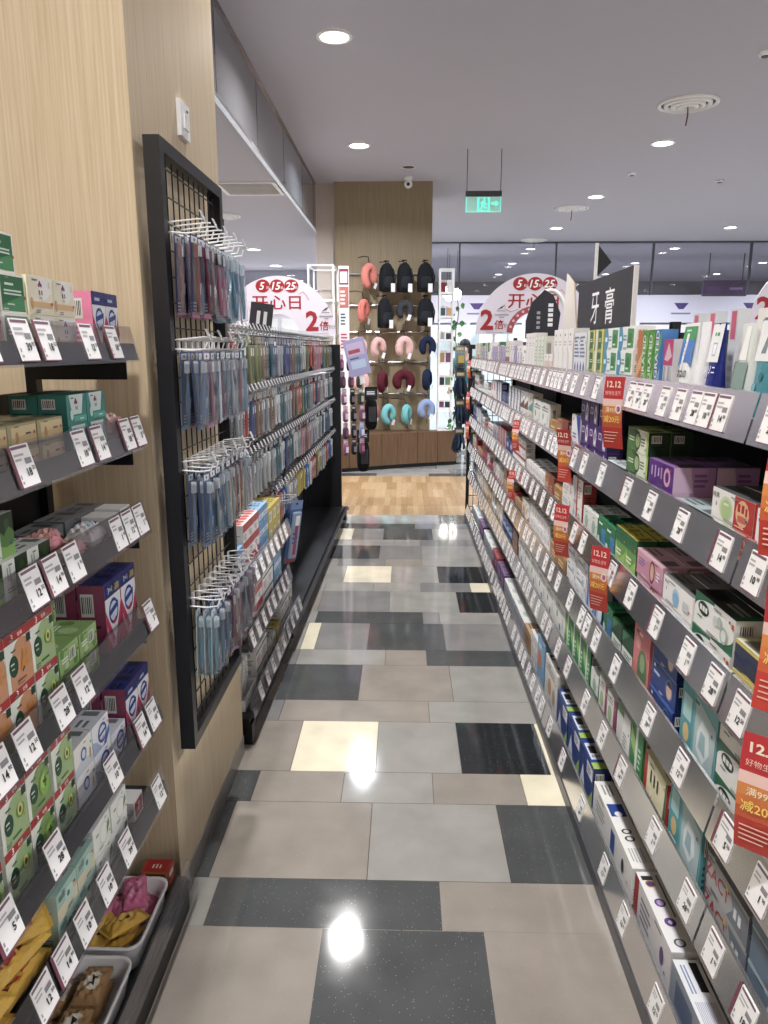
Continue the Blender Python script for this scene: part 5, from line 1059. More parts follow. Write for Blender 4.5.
# end-cap packs on the far ends of both gondolas
def soft_bag(name, label, x, y, z, w, h, cols, rz, group, fringe=False, seed=0):
    t = empty(name, (x, y, z), rz); tag(t, label, 'hanging pack', group); g = random.Random(seed)
    mb = MB((FILM,)); mb.box(-w / 2, w / 2, -.003, .003, -h * .3, 0, cols[0]); f = mb.face((-w / 2, -.003, -h * .3), (w, 0, 0), (0, 0, h * .3), (0, -1, 0)); f.rect(.1, .3, .9, .8, cols[1]); f.lines(.15, .4, .8, .7, 2, 'f0f0f0'); mb.build('header_card', t)
    mb = MB((SOFT,))
    if fringe:
        for k in range(26):
            a = g.uniform(-.5, .5) * w; b = g.uniform(-.05, .05); q = g.uniform(.75, 1)
            mb.tube([(a * .7, b * .4, -h * .28), (a, b, -h * .55), (a * 1.15 + g.uniform(-.02, .02), b * 1.3, -h * q)], [.007, .011, .006], g.choice(cols[2:]), n=4)
        mb.build('fringe', t)
    else:
        mb.ellipsoid((0, 0, -h * .63), (w * .5, .035, h * .37), cols[2], e=.6); mb.build('pouch', t, True)
        mb = MB((FILM,)); mb.box(-w * .3, w * .3, -.037, -.033, -h * .8, -h * .45, cols[1]); mb.build('label_patch', t)
for i in range(6):
    soft_bag('hanging_duster', 'dark blue fringed duster hung on end of toothpaste gondola', .53 + .15 * (i % 2), 7.22 + .02 * (i % 2), 1.40 - .27 * (i // 2), .1, .25, ('46505a', 'b09a4c', '22344c', '1c2838', '39506a', '2c4460'), R(15), 'fringed dusters on the gondola end', True, i)
for i in range(3):
    soft_bag('hanging_pouch', 'patterned %s pouch hung on end of toothpaste gondola' % ('grey', 'slate', 'khaki')[i], .53 + .004 * i, 7.33 + .08 * i, 1.63 - .05 * i, .1, .2, ('8a8f90', 'c8b050', ('6a7a80', '4a5a70', '7a7468')[i]), R(15), 'patterned pouches on the gondola end')
cl = [('c8a0c0', 'e8d0e0', '8c5a78'), ('a8b8d8', 'd8d0e8', '7a88b0'), ('d8b0c8', 'b86a90', '6a4a5c'), ('9aa08c', 'd0d4c0', '4a4c48'), ('b8a0b4', '8a4a6a', '50384a'), ('3a3a40', '8a7a88', '1e1e24')]
cn = ('lilac', 'pale blue', 'pink', 'sage', 'mauve', 'black')
g = random.Random(21)
for r_ in range(6):
    for c_ in range(3):
        i = g.choice((0, 1, 2, 3, 4, 5, 5, 4))
        soft_bag('hanging_pouch', cn[i] + ' hanging pouch on end of toothbrush gondola', -.60 + .075 * c_ + .012 * min(r_, 3), 7.13 + .055 * c_, 1.55 - .16 * r_, .045, .155, cl[i], R(30 + g.uniform(-10, 10)), cn[i] + ' pouches on the gondola end')
for i in range(2):
    soft_bag('black_tote', 'black cloth bag hung on end of toothbrush gondola', -.33 - .08 * i, 7.34 + .02 * i, 1.24 - .42 * i, .13, .42, ('1c1c20', '3a3a40', '111114'), R(25), 'black bags on the gondola end')
t = empty('promo_card', (-.41, 7.05, 1.38), R(12)); tag(t, 'tilted lilac and pink advert card on gondola end', 'advert card')
t.rotation_euler = (R(5), R(-14), R(12))
mb = MB((PRINT,)); mb.box(-.1, .1, 0, .005, -.02, .32, 'a8a4d0'); f = mb.face((-.1, 0, -.02), (.2, 0, 0), (0, 0, .34), (0, -1, 0)); f.rect(.1, .55, .9, .9, 'c8b8dc'); f.rect(.15, .62, .7, .72, 'b04a60'); f.rect(.15, .2, .85, .42, 'b8cce8'); f.lines(.15, .45, .85, .52, 1, '5a5a8a'); mb.build('card', t)
bx('card_foot', -.02, .02, .006, .02, -.1, .1, WHITEP, t)

# ------------------------------------------------------------------ signs
def arch_sign(name, label, x, y, z, ro, zfoot, rz=0):
    t = empty(name, (x, y, z), rz); tag(t, label, 'promotion sign', 'white arch sale signs')
    ri = ro * .36; n = 40
    mb = MB((PRINT,))
    o = [(ro * math.cos(PI * i / n), ro * math.sin(PI * i / n)) for i in range(n + 1)]; q = [(ri * math.cos(PI * i / n), ri * math.sin(PI * i / n)) for i in range(n + 1)]
    for i in range(n):
        a, b, c, d = o[i], o[i + 1], q[i + 1], q[i]
        P = lambda p, yy: (p[0], yy, p[1])
        mb.add([P(a, -.006), P(b, -.006), P(c, -.006), P(d, -.006)], [(0, 1, 2, 3)], 'e9e2f0'); mb.add([P(a, .006), P(b, .006), P(c, .006), P(d, .006)], [(3, 2, 1, 0)], 'e4dde8')
        mb.add([P(a, -.006), P(a, .006), P(b, .006), P(b, -.006)], [(0, 1, 2, 3)], 'd8d2da'); mb.add([P(c, -.006), P(c, .006), P(d, .006), P(d, -.006)], [(0, 1, 2, 3)], 'd8d2da')
    for s in (1, -1): mb.quad((s * ri, -.006, 0), (s * ro, -.006, 0), (s * ro, .006, 0), (s * ri, .006, 0), 'd8d2da')
    mb.build('board', t)
    mb = MB((PRINT,)); u = ro
    f = mb.face((0, -.007, 0), (u, 0, 0), (0, 0, u), (0, -1, 0))
    red = 'b0222c'
    for i, s in enumerate(('5', '15', '25')):
        cx = -.26 + i * .25
        mr = MB((PRINT,)); fr = mr.face((0, -.007, 0), (u, 0, 0), (0, 0, u), (0, -1, 0)); fr.k = i * 3
        fr.ell(cx, .83, .125, .11, red, 20); fr.text(s, cx - .015, .83, .13, 'ffffff', .02, 0, None, .25); fr.text('日', cx + .085, .80, .045, 'ffffff', .01); mr.build('date_roundel', t)
    f.text('开心日', -.03, .55, .24, red, .012, 0, .86)
    for pts in (((.36, .7), (.44, .74), (.5, .68), (.55, .6)), ((-.52, .5), (-.5, .42), (-.4, .38), (-.28, .42))):
        for a, b in zip(pts[:-1], pts[1:]): f.poly([a, b, (b[0] - .004, b[1] - .014), (a[0] - .004, a[1] - .014)], 'd89aa0')
    for s in ((-1,) if 'toothpaste' in label else (1,)) if 'toothbrush' in label or 'toothpaste' in label else (-1,):
        cx = .70 * s
        f.text('2', cx - .11, .24, .34, red, .03); f.text('倍', cx + .1, .16, .16, red, .012); f.text('积分', cx + .255 if s > 0 else cx + .25, .14, .07, '8a8890', .0)
        f.poly([(cx + .06, .40), (cx + .14, .43), (cx + .2, .49), (cx + .12, .45)], '2a2a30'); f.rect(cx + .06, .38, cx + .2, .39, '6a6a70'); f.rect(cx + .02, .31, cx + .26, .33, '9a98a0'); f.rect(cx + .1, .27, cx + .18, .285, '9a98a0'); f.rect(cx - .12, .02, cx + .18, .035, 'b8b5bc')
    if s < 0:
        for i in range(8):                                                 # red band of blossoms round the inner arc
            a0, a1 = R(80 + i * 12), R(92 + i * 12)
            f.poly([(.37 * math.cos(a0), .37 * math.sin(a0)), (.47 * math.cos(a0), .47 * math.sin(a0)), (.47 * math.cos(a1), .47 * math.sin(a1)), (.37 * math.cos(a1), .37 * math.sin(a1))], 'b5505a'); f.k -= 1
        f.k += 1
        for i in range(6): f.ell(.42 * math.cos(R(88 + 15 * i)), .42 * math.sin(R(88 + 15 * i)), .022, .022, 'e8c8c8')
    mb.build('lettering', t)
    for s in (-1, 1): bx('standoff', s * ro * .68 - .008, s * ro * .68 + .008, .007, .022, zfoot - z, ro * .3, WHITEM, t)
    return t
arch_sign('arch_sign', 'white arched sale sign standing on the toothbrush gondola', -1.065, 6.45, 1.715, .48, 1.61)
arch_sign('arch_sign', 'white arched sale sign standing on the toothpaste gondola', 1.06, 6.35, 1.72, .48, 1.62)
arch_sign('arch_sign', 'white arched sale sign on a floor stand in next aisle', 3.02, 5.75, 1.78, .48, 0)
t = empty('category_sign', (.86, 3.36, 1.46)); tag(t, 'black category sign with white 牙膏 lettering above toothpaste', 'sign')
bx('board', -.008, .008, -.43, .47, .17, .445, plain('sign_charcoal', '23242c', .5), t)
mb = MB((PRINT,)); f = mb.face((-.0085, .47, .17), (0, -.94, 0), (0, 0, .285), (-1, 0, 0)); f.text('牙', .36, .52, .48, 'f0f0f4', .004); f.text('膏', .62, .52, .52, 'f0f0f4', .004); mb.build('lettering', t)
bx('edge_strip', -.009, .009, -.436, -.43, .17, .445, WHITEM, t)
for y in (-.4, .4): bx('post', -.005, .005, y - .006, y + .006, .0, .17, WHITEM, t)
t = empty('flag_sign', (1.26, 5.2, 1.4)); tag(t, 'white pole with small black pennant behind category sign', 'flag')
mb = MB((WHITEM,)); mb.tube([(0, 0, -1.4), (0, 0, .88)], .012, n=8); mb.build('pole', t); mb = MB((PRINT,)); mb.add([(.0, -.004, .88), (.10, -.004, .76), (.0, -.004, .66), (0, .004, .88), (.10, .004, .76), (0, .004, .66)], [(2, 1, 0), (3, 4, 5), (0, 1, 4, 3), (1, 2, 5, 4)], '1e2024'); mb.build('pennant', t)
bx('foot', -.1, .1, -.1, .1, -1.4, -1.38, WHITEM, t)
t = empty('small_black_sign', (-.98, 5.1, 1.66)); tag(t, 'small tilted black sign on toothbrush gondola below arch sign', 'sign')
t.rotation_euler = (0, R(8), R(10)); bx('board', -.075, .075, -.005, .005, .03, .24, bpy.data.materials['sign_charcoal'], t)
mb = MB((PRINT,)); f = mb.face((-.075, -.0055, .03), (.15, 0, 0), (0, 0, .21), (0, -1, 0)); f.rect(.3, .35, .45, .75, 'd8d8dc'); f.rect(.6, .35, .75, .75, 'd8d8dc'); mb.build('lettering', t); bx('post', -.006, .006, -.004, .004, -.02, .03, BLACK, t)
# shelf-top displays
t = empty('leaf_sign', (.80, 4.42, 1.4585)); tag(t, 'black leaf-shaped brand sign with white hoop on top shelf', 'sign')
mb = MB((bpy.data.materials['sign_charcoal'],)); mb.prism([(-.11, .2), (.07, .2), (.085, .34), (.04, .44), (-.01, .47), (-.08, .4), (-.11, .3)], -.006, .006, '000000'); mb.build('leaf_board', t)
mb = MB((PRINT,)); f = mb.face((-.11, -.0065, .2), (.2, 0, 0), (0, 0, .27), (0, -1, 0)); 
for i in range(5): f.rect(.62, .25 + i * .1, .76, .32 + i * .1, 'e8e8ec'); f.k -= 1
for i in range(4): f.rect(.3, .2 + i * .1, .4, .26 + i * .1, '9a9aa0'); f.k -= 1
mb.build('lettering', t)
mb = MB((WHITEP,)); mb.tube([(-.06, .03, .2)] + [(.03 + .09 * math.cos(R(a)), .03, .32 + .15 * math.sin(R(a))) for a in range(180, -1, -15)] + [(.125, .03, 0)], .012, n=8); mb.build('hoop', t, True); bx('stem', -.02, .0, .007, .014, .0, .22, WHITEP, t)
t = empty('tent_card', (.76, 3.5, 1.4585), R(-20)); tag(t, 'white and red tent card standing on the top shelf', 'card')
mb = MB((PRINT,)); mb.prism([(-.05, 0), (.045, 0), (.0, .43), (-.03, .47)], -.05, -.044, 'efe9e4', 0); mb.prism([(-.05, 0), (.045, 0), (.0, .43), (-.03, .47)], .0, .006, 'd8c0a0'); f = mb.face((-.05, -.05, 0), (.095, 0, 0), (0, 0, .2), (0, -1, 0)); f.poly([(.02, .2), (.9, .2), (.45, 1)], 'b0323a'); mb.build('card', t)
bx('base', -.05, .05, -.05, .01, 0, .006, WHITEP, t)

# ------------------------------------------------------------------ pillow display on the column
pd = empty('display_plinth', (0, 0, 0)); tag(pd, 'low walnut display plinth below the pillow wall', 'plinth')
A = [(-1.45, 9.46), (-.736, 9.79), (-.1, 10.13), (.733, 10.48)]
B_ = [(-1.45, 10.7), (-.736, 10.7), (-.1, 10.7), (.733, 10.7)]
mb = MB((PLINTH,)); n = 4
V = [(p[0], p[1], z) for z in (.06, .47, .5) for p in A] 
mb.add([(p[0], p[1], .47) for p in A] + [(p[0], p[1], .47) for p in reversed(B_)], [tuple(range(8))], 'ffffff'); mb.build('top_board', pd)
def seg(i, t): return (A[i][0] + (A[i + 1][0] - A[i][0]) * t, A[i][1] + (A[i + 1][1] - A[i][1]) * t)
for i in range(3):
    for k in range(3):
        a = seg(i, k / 3 + .004); b = seg(i, (k + 1) / 3 - .004); mb = MB((PLINTH,))
        dx, dy = b[0] - a[0], b[1] - a[1]; L = math.hypot(dx, dy); nx, ny = dy / L * .02, -dx / L * .02
        P = [(a[0] + nx, a[1] + ny), (b[0] + nx, b[1] + ny), b, a]
        V = [(p[0], p[1], .055) for p in P] + [(p[0], p[1], .485) for p in P]
        mb.add(V, [(0, 1, 5, 4), (1, 2, 6, 5), (2, 3, 7, 6), (3, 0, 4, 7), (4, 5, 6, 7), (3, 2, 1, 0)], 'ffffff'); mb.build('panel', pd)
    a, b = A[i], A[i + 1]; mb = MB((BLACK,)); mb.quad((a[0], a[1] + .01, 0), (b[0], b[1] + .01, 0), (b[0], b[1] + .01, .055), (a[0], a[1] + .01, .055), '000000'); mb.build('toe_kick', pd)
mb = MB((PLINTH,)); mb.quad((.733, 10.48, 0), (.733, 10.7, 0), (.733, 10.7, .485), (.733, 10.48, .485), 'ffffff'); mb.build('end_panel', pd)
wd = empty('pillow_wall_rails', (0, 10.72, 0)); tag(wd, 'chrome display rails across the veneer column for pillows', 'display rack')
RZ = [2.61, 2.19, 1.83, 1.42, .98]
for zz in RZ:
    mb = MB((CHROME,)); mb.tube([(-.92, -.03, zz), (.33, -.03, zz)], .014, n=8); mb.build('rail', wd)
    for x in (-.9, -.3, .3): bx('rail_bracket', x - .012, x + .012, -.03, 0, zz - .02, zz + .02, CHROME, wd)
def px(u, v, Y):                                                           # helper used once to lay the wall out in metres
    s = Y / 745.0; return ((u - 405) * s, 1.6 + (349 - v) * s * 1.03)
WY = 10.45
def neck_pillow(label, x, z, w, h, col, rz=0, front=0, tagc='f0f0f0', group=None, gap=.5, up=True, dark=None):
    t = empty('neck_pillow', (x, WY, z), rz); tag(t, label, 'neck pillow', group)
    mb = MB((SOFT,)); n = 22; pts = []; rr = []
    w *= 1.08; h *= 1.08; R0 = min(w, h) * .30; r0 = min(w, h) * .205
    for i in range(n + 1):
        a = R(-90 + gap * 45 + (25 if rz > .5 else 0)) + (R(360 - gap * 90)) * i / n
        pts.append((R0 * (w / min(w, h)) * math.cos(a), 0, R0 * (h / min(w, h)) * math.sin(a)))
        e = min(i, n - i) / 3.0; rr.append(r0 * (1 if e >= 1 else math.sqrt(max(.02, 1 - (1 - e) ** 2))))
    mb.tube(pts, rr, col, n=12); mb.build('cushion', t, True)
    mb = MB((PRINT,)); mb.M = Matrix.Translation((w * .22, -r0 * 1.05, -h * .3)) @ Matrix.Rotation(R(20), 4, 'Y'); mb.box(-.022, .022, -.001, .001, -.04, .04, tagc); mb.build('hang_tag', t)
    mb = MB((BLACK,)); mb.tube([(0, 0, h * .35), (0, .03, h * .62), (0, .15, h * .66)], .006, n=5); mb.tube([(0, .15, h * .66), (0, .245, h * .64)], .006, n=5); mb.build('hanging_strap', t)
    mb = MB((BLACK,)); mb.tube([(.0, 0, -h * .42), (.01, -.02, -h * .6)], .006, n=5); mb.build('drawcord', t)
    return t
def place(u, v): return px(u, v, WY)
NP = [('coral open neck pillow hung above the split coral pillow', 370.6, 283, 17, 27, 'df7f70', 40, .35), ('coral split neck pillow hung below the open coral one', 365, 315, 15, 28, 'dd7668', 60, .8), ('charcoal neck pillow among the black backpacks', 405, 314, 16, 20, '3c3e42', 0, .5),
      ('blush neck pillow partly behind the end pouches, upper', 359.5, 348, 17, 22, 'e4b3ac', 0, .4), ('blush neck pillow above the maroon side-on pillow', 379, 348, 16, 22, 'e2b0aa', 30, .6), ('blush neck pillow with white cord above maroon pillow', 404.5, 348, 17, 24, 'e6b6b0', 15, .6), ('navy neck pillow beside the white rack, facing out', 427, 347, 16, 22, '1d2846', 10, .5),
      ('blush neck pillow partly behind the end pouches, lower', 362, 380, 16, 22, 'e4b3ac', 0, .4), ('maroon neck pillow turned side-on', 383, 380, 17, 23, '5c1c2a', 72, .3), ('maroon neck pillow facing out with white label', 404, 379, 21, 21, '581a28', 0, .5), ('navy neck pillow turned side-on by the white rack', 427, 378, 17, 22, '1c2744', 72, .3),
      ('salmon pink neck pillow on the lowest rail', 371.5, 409, 17, 24, 'e08488', 35, .4), ('aqua neck pillow facing out on the lowest rail', 389, 411, 15, 23, '6cbcc0', 35, .2), ('aqua neck pillow turned side-on on the lowest rail', 407, 411, 15, 22, '6ababd', 65, .3), ('periwinkle ring neck pillow on the lowest rail', 426.5, 406, 17, 21, '8a9cc4', 10, .25)]
for lb, u, v, w, h, c, rz, gap in NP:
    x, zz = place(u, v); neck_pillow(lb, x, zz, w * WY / 745, h * WY / 745, c, R(rz), gap=gap)
def backpack(label, x, z, w, h, rz, sl=0):
    t = empty('backpack', (x, WY, z), rz); tag(t, label, 'backpack', 'black backpacks on the column')
    mb = MB((SOFT,)); n = 14; V = []
    prof = [(-.5, .78), (-.47, .95), (-.2, 1), (.1, .96), (.3, .82), (.43, .55), (.5, .18)]
    for q, s in prof:
        for k in range(n):
            a = 2 * PI * k / n; V.append((w / 2 * s * math.copysign(abs(math.cos(a)) ** .6, math.cos(a)), .09 * (.5 + .5 * s) * math.copysign(abs(math.sin(a)) ** .7, math.sin(a)), q * h))
    m = len(prof); F = [(i * n + k, i * n + (k + 1) % n, (i + 1) * n + (k + 1) % n, (i + 1) * n + k) for i in range(m - 1) for k in range(n)] + [tuple(range(n - 1, -1, -1)), tuple(range((m - 1) * n, m * n))]
    mb.add(V, F, '1c1d20'); mb.build('body', t, True)
    mb = MB((SOFT,)); mb.ellipsoid((0, -.075, -h * .2), (w * .36, .045, h * .22), '26272b', e=.6); mb.build('front_pocket', t, True)
    mb = MB((SOFT,)); mb.tube([(-.01, -.02, h * .48), (-.03, 0, h * .58), (.03, 0, h * .58), (.01, -.02, h * .48)], .008, '151517', n=5); mb.tube([(0, 0, h * .56), (0, .24, h * .6)], .006, '151517', n=5); mb.build('top_loop', t)
    mb = MB((SOFT,)); mb.tube([(w * .36, -.05, h * .3), (w * .5, -.07, 0), (w * .42, -.05, -h * .42)], .012, '2e2f33', n=5); mb.build('strap', t, True)
    mb = MB((PRINT,)); mb.M = Matrix.Translation((w * .2, -.125, -h * .38)); mb.box(-.03, .03, -.001, .001, -.055, .055, 'ecebe8'); mb.build('hang_tag', t)
for lb, u, v, w, h, rz in (('black backpack beside the coral open pillow', 387, 284, 14, 26, 25), ('black backpack between two others on the top rail', 404, 284, 14, 27, 20), ('wide black backpack on the top rail by white rack', 424, 284, 16, 27, 10), ('black backpack beside the charcoal neck pillow', 385, 316, 13, 28, 30), ('black backpack below the wide one by white rack', 424.5, 315, 16, 26, 8)):
    x, zz = place(u, v); backpack(lb, x, zz, w * WY / 745, h * WY / 745, R(rz))
# white racks either side
def white_rack(x0, x1, y0, y1, z0, z1, levels, label):
    t = empty('white_rack', ((x0 + x1) / 2, (y0 + y1) / 2, z0)); tag(t, label, 'rack'); a, b = (x1 - x0) / 2, (y1 - y0) / 2
    for sx in (-1, 1):
        for sy in (-1, 1): bx('post', sx * a - .012, sx * a + .012, sy * b - .012, sy * b + .012, 0, z1 - z0, WHITEM, t)
    for k in range(levels + 1):
        zz = (z1 - z0) * k / levels
        for sy in (-1, 1): bx('rung', -a, a, sy * b - .01, sy * b + .01, zz - .02 if k else 0, zz if k else .02, WHITEM, t)
        for sx in (-1, 1): bx('rung', sx * a - .01, sx * a + .01, -b, b, zz - .02 if k else 0, zz if k else .02, WHITEM, t)
        if 0 < k < levels: bx('shelf_board', -a, a, -b, b, zz, zz + .008, WHITEM, t)
    return t
white_rack(.465, .645, 10.42, 10.66, .485, 2.65, 7, 'slim white metal rack right beside the pillow wall with vines')
white_rack(-1.24, -.92, 9.9, 10.5, .485, 2.65, 5, 'white metal rack standing behind the toothbrush gondola arch')
cols = ['7a4a6a', '40424a', 'c89a6a', 'd8d4d0', '5a7a8a', 'a83a4a', '2c2e34', '6a8a5a']
for i in range(12):
    k = i % 6; x = (.515 + .08 * (i // 6)); zz = .485 + (2.165) * (k + 1) / 7 + .009 if k < 6 else 0
    t = empty('boxed_gift', (x, 10.54, zz)); hh = .1 + .03 * (i % 3); c = cols[i % 8]
    mb = MB((PRINT,)); mb.box(-.032, .032, -.05, .05, 0, hh * .8, c); mb.build('box_body', t); mb = MB((PRINT,)); mb.box(-.035, .035, -.053, .053, hh * .8, hh, 'e4e0dc'); mb.build('box_lid', t)
    tag(t, 'small lidded gift box on the slim white rack', 'box', 'gift boxes on the slim rack')
t = empty('trailing_vine', (.70, 10.40, 2.25)); tag(t, 'green artificial vine trailing down the slim white rack', 'plant')
mb = MB((printed('vine_stem', .7),)); pts = [(0.02 * math.sin(k * 1.3), .0, -k * .13) for k in range(14)]; mb.tube(pts, .006, '4a6a3a', n=5); mb.build('stem', t)
g = random.Random(9)
for k in range(34):
    q = g.random() * 13; b = Vector((0.02 * math.sin(q * 1.3), 0, -q * .13)); s = g.uniform(.03, .055); mb = MB((GLOSS,))
    mb.M = Matrix.Translation(b + Vector((g.uniform(-.06, .08), g.uniform(-.06, .03), 0))) @ Euler((g.uniform(-.6, .6), g.uniform(-.7, .7), g.uniform(-1, 1))).to_matrix().to_4x4()
    mb.add([(0, 0, 0), (s * .7, -.01, -s * .5), (s * .55, -.005, -s * 1.2), (0, -.015, -s * 1.8), (-s * .55, -.005, -s * 1.2), (-s * .7, -.01, -s * .5), (0, .006, -s * .8)], [(0, 1, 6), (1, 2, 6), (2, 3, 6), (3, 4, 6), (4, 5, 6), (5, 0, 6)], g.choice(('3f7a3c', '55923f', '2f6634')))
    mb.build('leaf', t)
t = empty('poster_stand', (-.79, 9.95, .485)); tag(t, 'narrow red and white poster panel beside the pillow wall', 'poster')
bx('panel', -.065, .065, -.01, .01, 0, 2.15, WHITEM, t)
mb = MB((PRINT,)); f = mb.face((-.065, -.0105, 1.0), (.13, 0, 0), (0, 0, 1.15), (0, -1, 0)); f.rect(.05, .8, .95, .97, '8c3048'); f.rect(.15, .82, .85, .94, 'e8dce0'); f.rect(.05, .55, .95, .78, 'b86a60'); f.lines(.15, .58, .85, .75, 4, 'f0e0d8'); f.rect(.1, .33, .9, .52, 'e0dee2'); f.lines(.15, .36, .85, .5, 4, '4a4a50'); f.rect(.1, .08, .9, .3, 'e8d6d8'); f.lines(.15, .1, .8, .28, 5, 'b03a48'); mb.build('poster', t)

# ------------------------------------------------------------------ far hall
t = empty('shopfront', (3.2, 19.6, 0)); tag(t, 'pale far shopfront with white fascia band and lit windows', 'shopfront')
bx('fascia_band', -4.5, 8.4, -.1, .0, 2.25, 2.92, plain('fascia_white', 'dcd9e6', .6), t)
bx('upper_band', -4.5, 8.4, -.02, .05, 2.92, 3.25, plain('upper_grey', '5c5a5a', .7), t)
LIT = plain('lit_shop_window', 'cfdfe6', .5, emit=.42); LIT2 = plain('lit_shop_warm', 'ddd6da', .5, emit=.3)
for k in range(9):
    bx('window_pane', -4.4 + k * 1.42, -3.08 + k * 1.42, -.06, -.02, .0, 2.2, LIT if k < 3 else LIT2, t)
    bx('post', -3.08 + k * 1.42, -2.98 + k * 1.42, -.1, .0, 0, 2.25, WHITEM, t)
for k in range(7):
    mb = MB((PRINT,)); f = mb.face((-3.4 + k * 1.7, -.101, 2.35), (.6, 0, 0), (0, 0, .5), (0, -1, 0)); f.poly([(.2, .75), (.8, .75), (.6, .45), (.4, .45)], '5a4a86'); f.rect(.1, .2, .9, .28, '8a86a8'); mb.build('logo', t)
for k in range(6): bx('goods_bin', -3.6 + k * .75, -3.05 + k * .75, -.35, -.12, 1.75, 2.1, WHITEM, t)
t = empty('light_box', (7.4, 18.2, -.05)); tag(t, 'dark purple hanging sign box in the far hall', 'sign')
bx('panel', -.5, .5, -.04, .04, 2.85, 3.2, plain('purple_sign', '3a2440', .5), t); bx('rod', -.4, -.38, -.01, .01, 3.2, CEIL, DARK, t); bx('rod', .38, .4, -.01, .01, 3.2, CEIL, DARK, t)
mb = MB((PRINT,)); f = mb.face((-.5, -.0405, 2.85), (1, 0, 0), (0, 0, .35), (0, -1, 0)); f.rect(.6, .4, .9, .55, '9a7ab0'); f.rect(.1, .35, .4, .6, '5a3a66'); mb.build('print', t)
t = empty('back_counter', (-4.6, 15.5, 0)); tag(t, 'long white wall cabinet in far hall behind toothbrush gondola', 'cabinet')
bx('body', -3.4, 3.2, 0, .5, .0, 2.3, PLASTER, t)
for k in range(6): bx('door', -3.3 + k * 1.08, -2.3 + k * 1.08, -.02, 0, .1, 2.2, WHITEM, t)
for i, x in enumerate((.9, 1.15, 1.0)):
    t = empty('pendant_lamp', (x + .05, 17.6 + .5 * i, CEIL)); tag(t, 'small white globe pendant lamp in the far hall', 'pendant lamp', 'globe pendants')
    mb = MB((DARK,)); mb.tube([(0, 0, 0), (0, 0, -.85)], .006, n=4); mb.build('cord', t); mb = MB((LAMPM,)); mb.ellipsoid((0, 0, -.95), (.11, .11, .13), 'ffffff'); mb.build('globe', t, True)

# ------------------------------------------------------------------ person in the far hall
def skin(name, verts, edges, radii, mat, parent=None):
    me = bpy.data.meshes.new(name); me.from_pydata(verts, edges, []); me.materials.append(mat); o = link(name, me, parent)
    sk = o.modifiers.new('skin', 'SKIN'); sk.use_smooth_shade = True; o.modifiers.new('sub', 'SUBSURF').levels = 1
    o.modifiers['sub'].render_levels = 1
    for i, r in enumerate(radii): me.skin_vertices[0].data[i].radius = r if isinstance(r, tuple) else (r, r)
    me.skin_vertices[0].data[0].use_root = True
    return o
SKN = plain('skin', 'c49a82', .6, spec=.3); TEAL = plain('teal_cloth', '2f7c80', .85); TROU = plain('dark_cloth', '22242a', .9); HAIR = plain('black_hair', '141214', .6); MASK = plain('mask_cloth', 'dfe8ee', .8)
V = [(0, 0, .93), (0, 0, 1.12), (0, .0, 1.32), (0, .01, 1.42), (0, 0, 1.50), (0, -.01, 1.56), (0, -.015, 1.64), (0, -.01, 1.70), (.17, .01, 1.40), (.24, .0, 1.14), (.22, -.12, .95), (.22, -.17, .87), (-.17, .01, 1.40), (-.24, .0, 1.14), (-.22, -.12, .95), (-.22, -.17, .87), (.09, 0, .86), (.10, -.01, .48), (.10, .03, .08), (.10, -.13, .03), (-.09, 0, .86), (-.11, .05, .48), (-.12, .14, .08), (-.12, .0, .03)]
E_ = [(0, 1), (1, 2), (2, 3), (3, 4), (4, 5), (5, 6), (6, 7), (3, 8), (8, 9), (9, 10), (10, 11), (3, 12), (12, 13), (13, 14), (14, 15), (0, 16), (16, 17), (17, 18), (18, 19), (0, 20), (20, 21), (21, 22), (22, 23)]
Rr = [(.15, .1), (.13, .095), (.16, .11), (.1, .08), .055, (.07, .085), (.078, .1), (.06, .075), .06, .048, .036, (.035, .02), .06, .048, .036, (.035, .02), .085, .06, .042, (.04, .03), .085, .06, .042, (.04, .03)]
pe = skin('person', V, E_, Rr, SKN); tag(pe, 'person in teal top and white face mask behind the gondola', 'person')
pe.location = (1.06, 13.6, 0); pe.rotation_euler = (0, 0, R(-25))
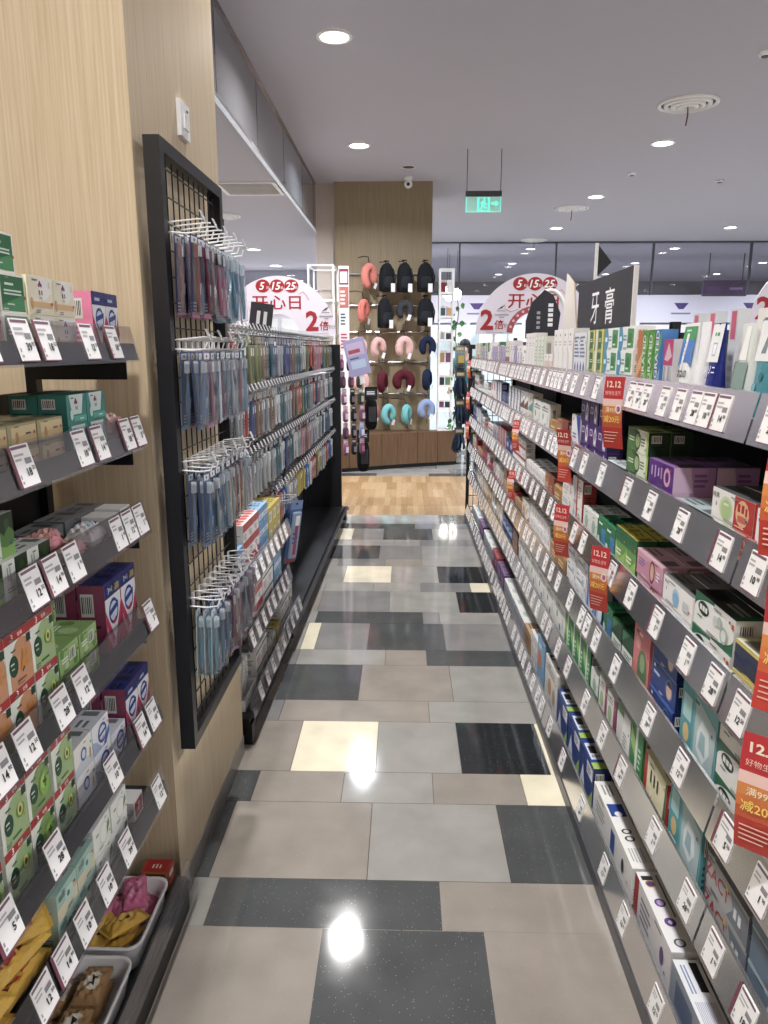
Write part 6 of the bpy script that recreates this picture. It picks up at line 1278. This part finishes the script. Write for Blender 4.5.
skin('teal_top', [V[i] for i in (1, 0, 2, 3, 8, 9, 12, 13)], [(0, 1), (0, 2), (2, 3), (3, 4), (4, 5), (3, 6), (6, 7)], [(.15, .115), (.165, .12), (.175, .125), (.11, .09), .075, .065, .075, .065], TEAL, pe)
skin('trousers', [V[0], V[16], V[17], V[18], V[20], V[21], V[22]], [(0, 1), (1, 2), (2, 3), (0, 4), (4, 5), (5, 6)], [(.16, .115), .1, .075, .06, .1, .075, .06], TROU, pe)
mb = MB((HAIR,)); mb.ellipsoid((0, .02, 1.68), (.098, .115, .10), '000000'); mb.ellipsoid((0, .06, 1.60), (.085, .07, .1), '000000'); mb.build('hair', pe, True)
mb = MB((MASK,)); mb.ellipsoid((0, -.075, 1.595), (.066, .052, .05), 'ffffff'); mb.build('face_mask', pe, True)
mb = MB((GLOSS,)); 
for s in (-1, 1): mb.ellipsoid((s * .03, -.103, 1.655), (.013, .008, .008), '201814', n=8, m=6)
mb.build('eyes', pe, True)
mb = MB((SKN,)); mb.ellipsoid((0, -.11, 1.635), (.012, .016, .025), 'ffffff', n=8, m=6); 
for s in (-1, 1): mb.ellipsoid((s * .088, 0, 1.635), (.012, .02, .03), 'ffffff', n=8, m=6)
mb.build('nose_and_ears', pe, True)
for s in (-1, 1):
    for k in range(5):
        th = k == 4; mb = MB((SKN,)); bx0 = s * .22 + (-.024 + .016 * k if not th else -s * .034)
        L = (.05, .06, .065, .055, .04)[k]
        if th: pts = [(bx0 + s * .01, -.16, .885), (bx0 - s * .004, -.185, .87), (bx0, -.2, .85)]
        else: pts = [(bx0, -.17, .87), (bx0, -.19, .87 - L * .5), (bx0, -.185, .87 - L)]
        mb.tube(pts, [.009, .008, .006], n=6); mb.build('finger', pe, True)

# unused source packs go away
for P in list(BP.values()):
    if not P['used']:
        for c in list(P['t'].children_recursive): bpy.data.objects.remove(c)
        bpy.data.objects.remove(P['t'])
for D in DES.values():
    if 'tree' in D and not D.get('used'):
        for c in list(D['tree'].children_recursive): bpy.data.objects.remove(c)
        bpy.data.objects.remove(D['tree'])
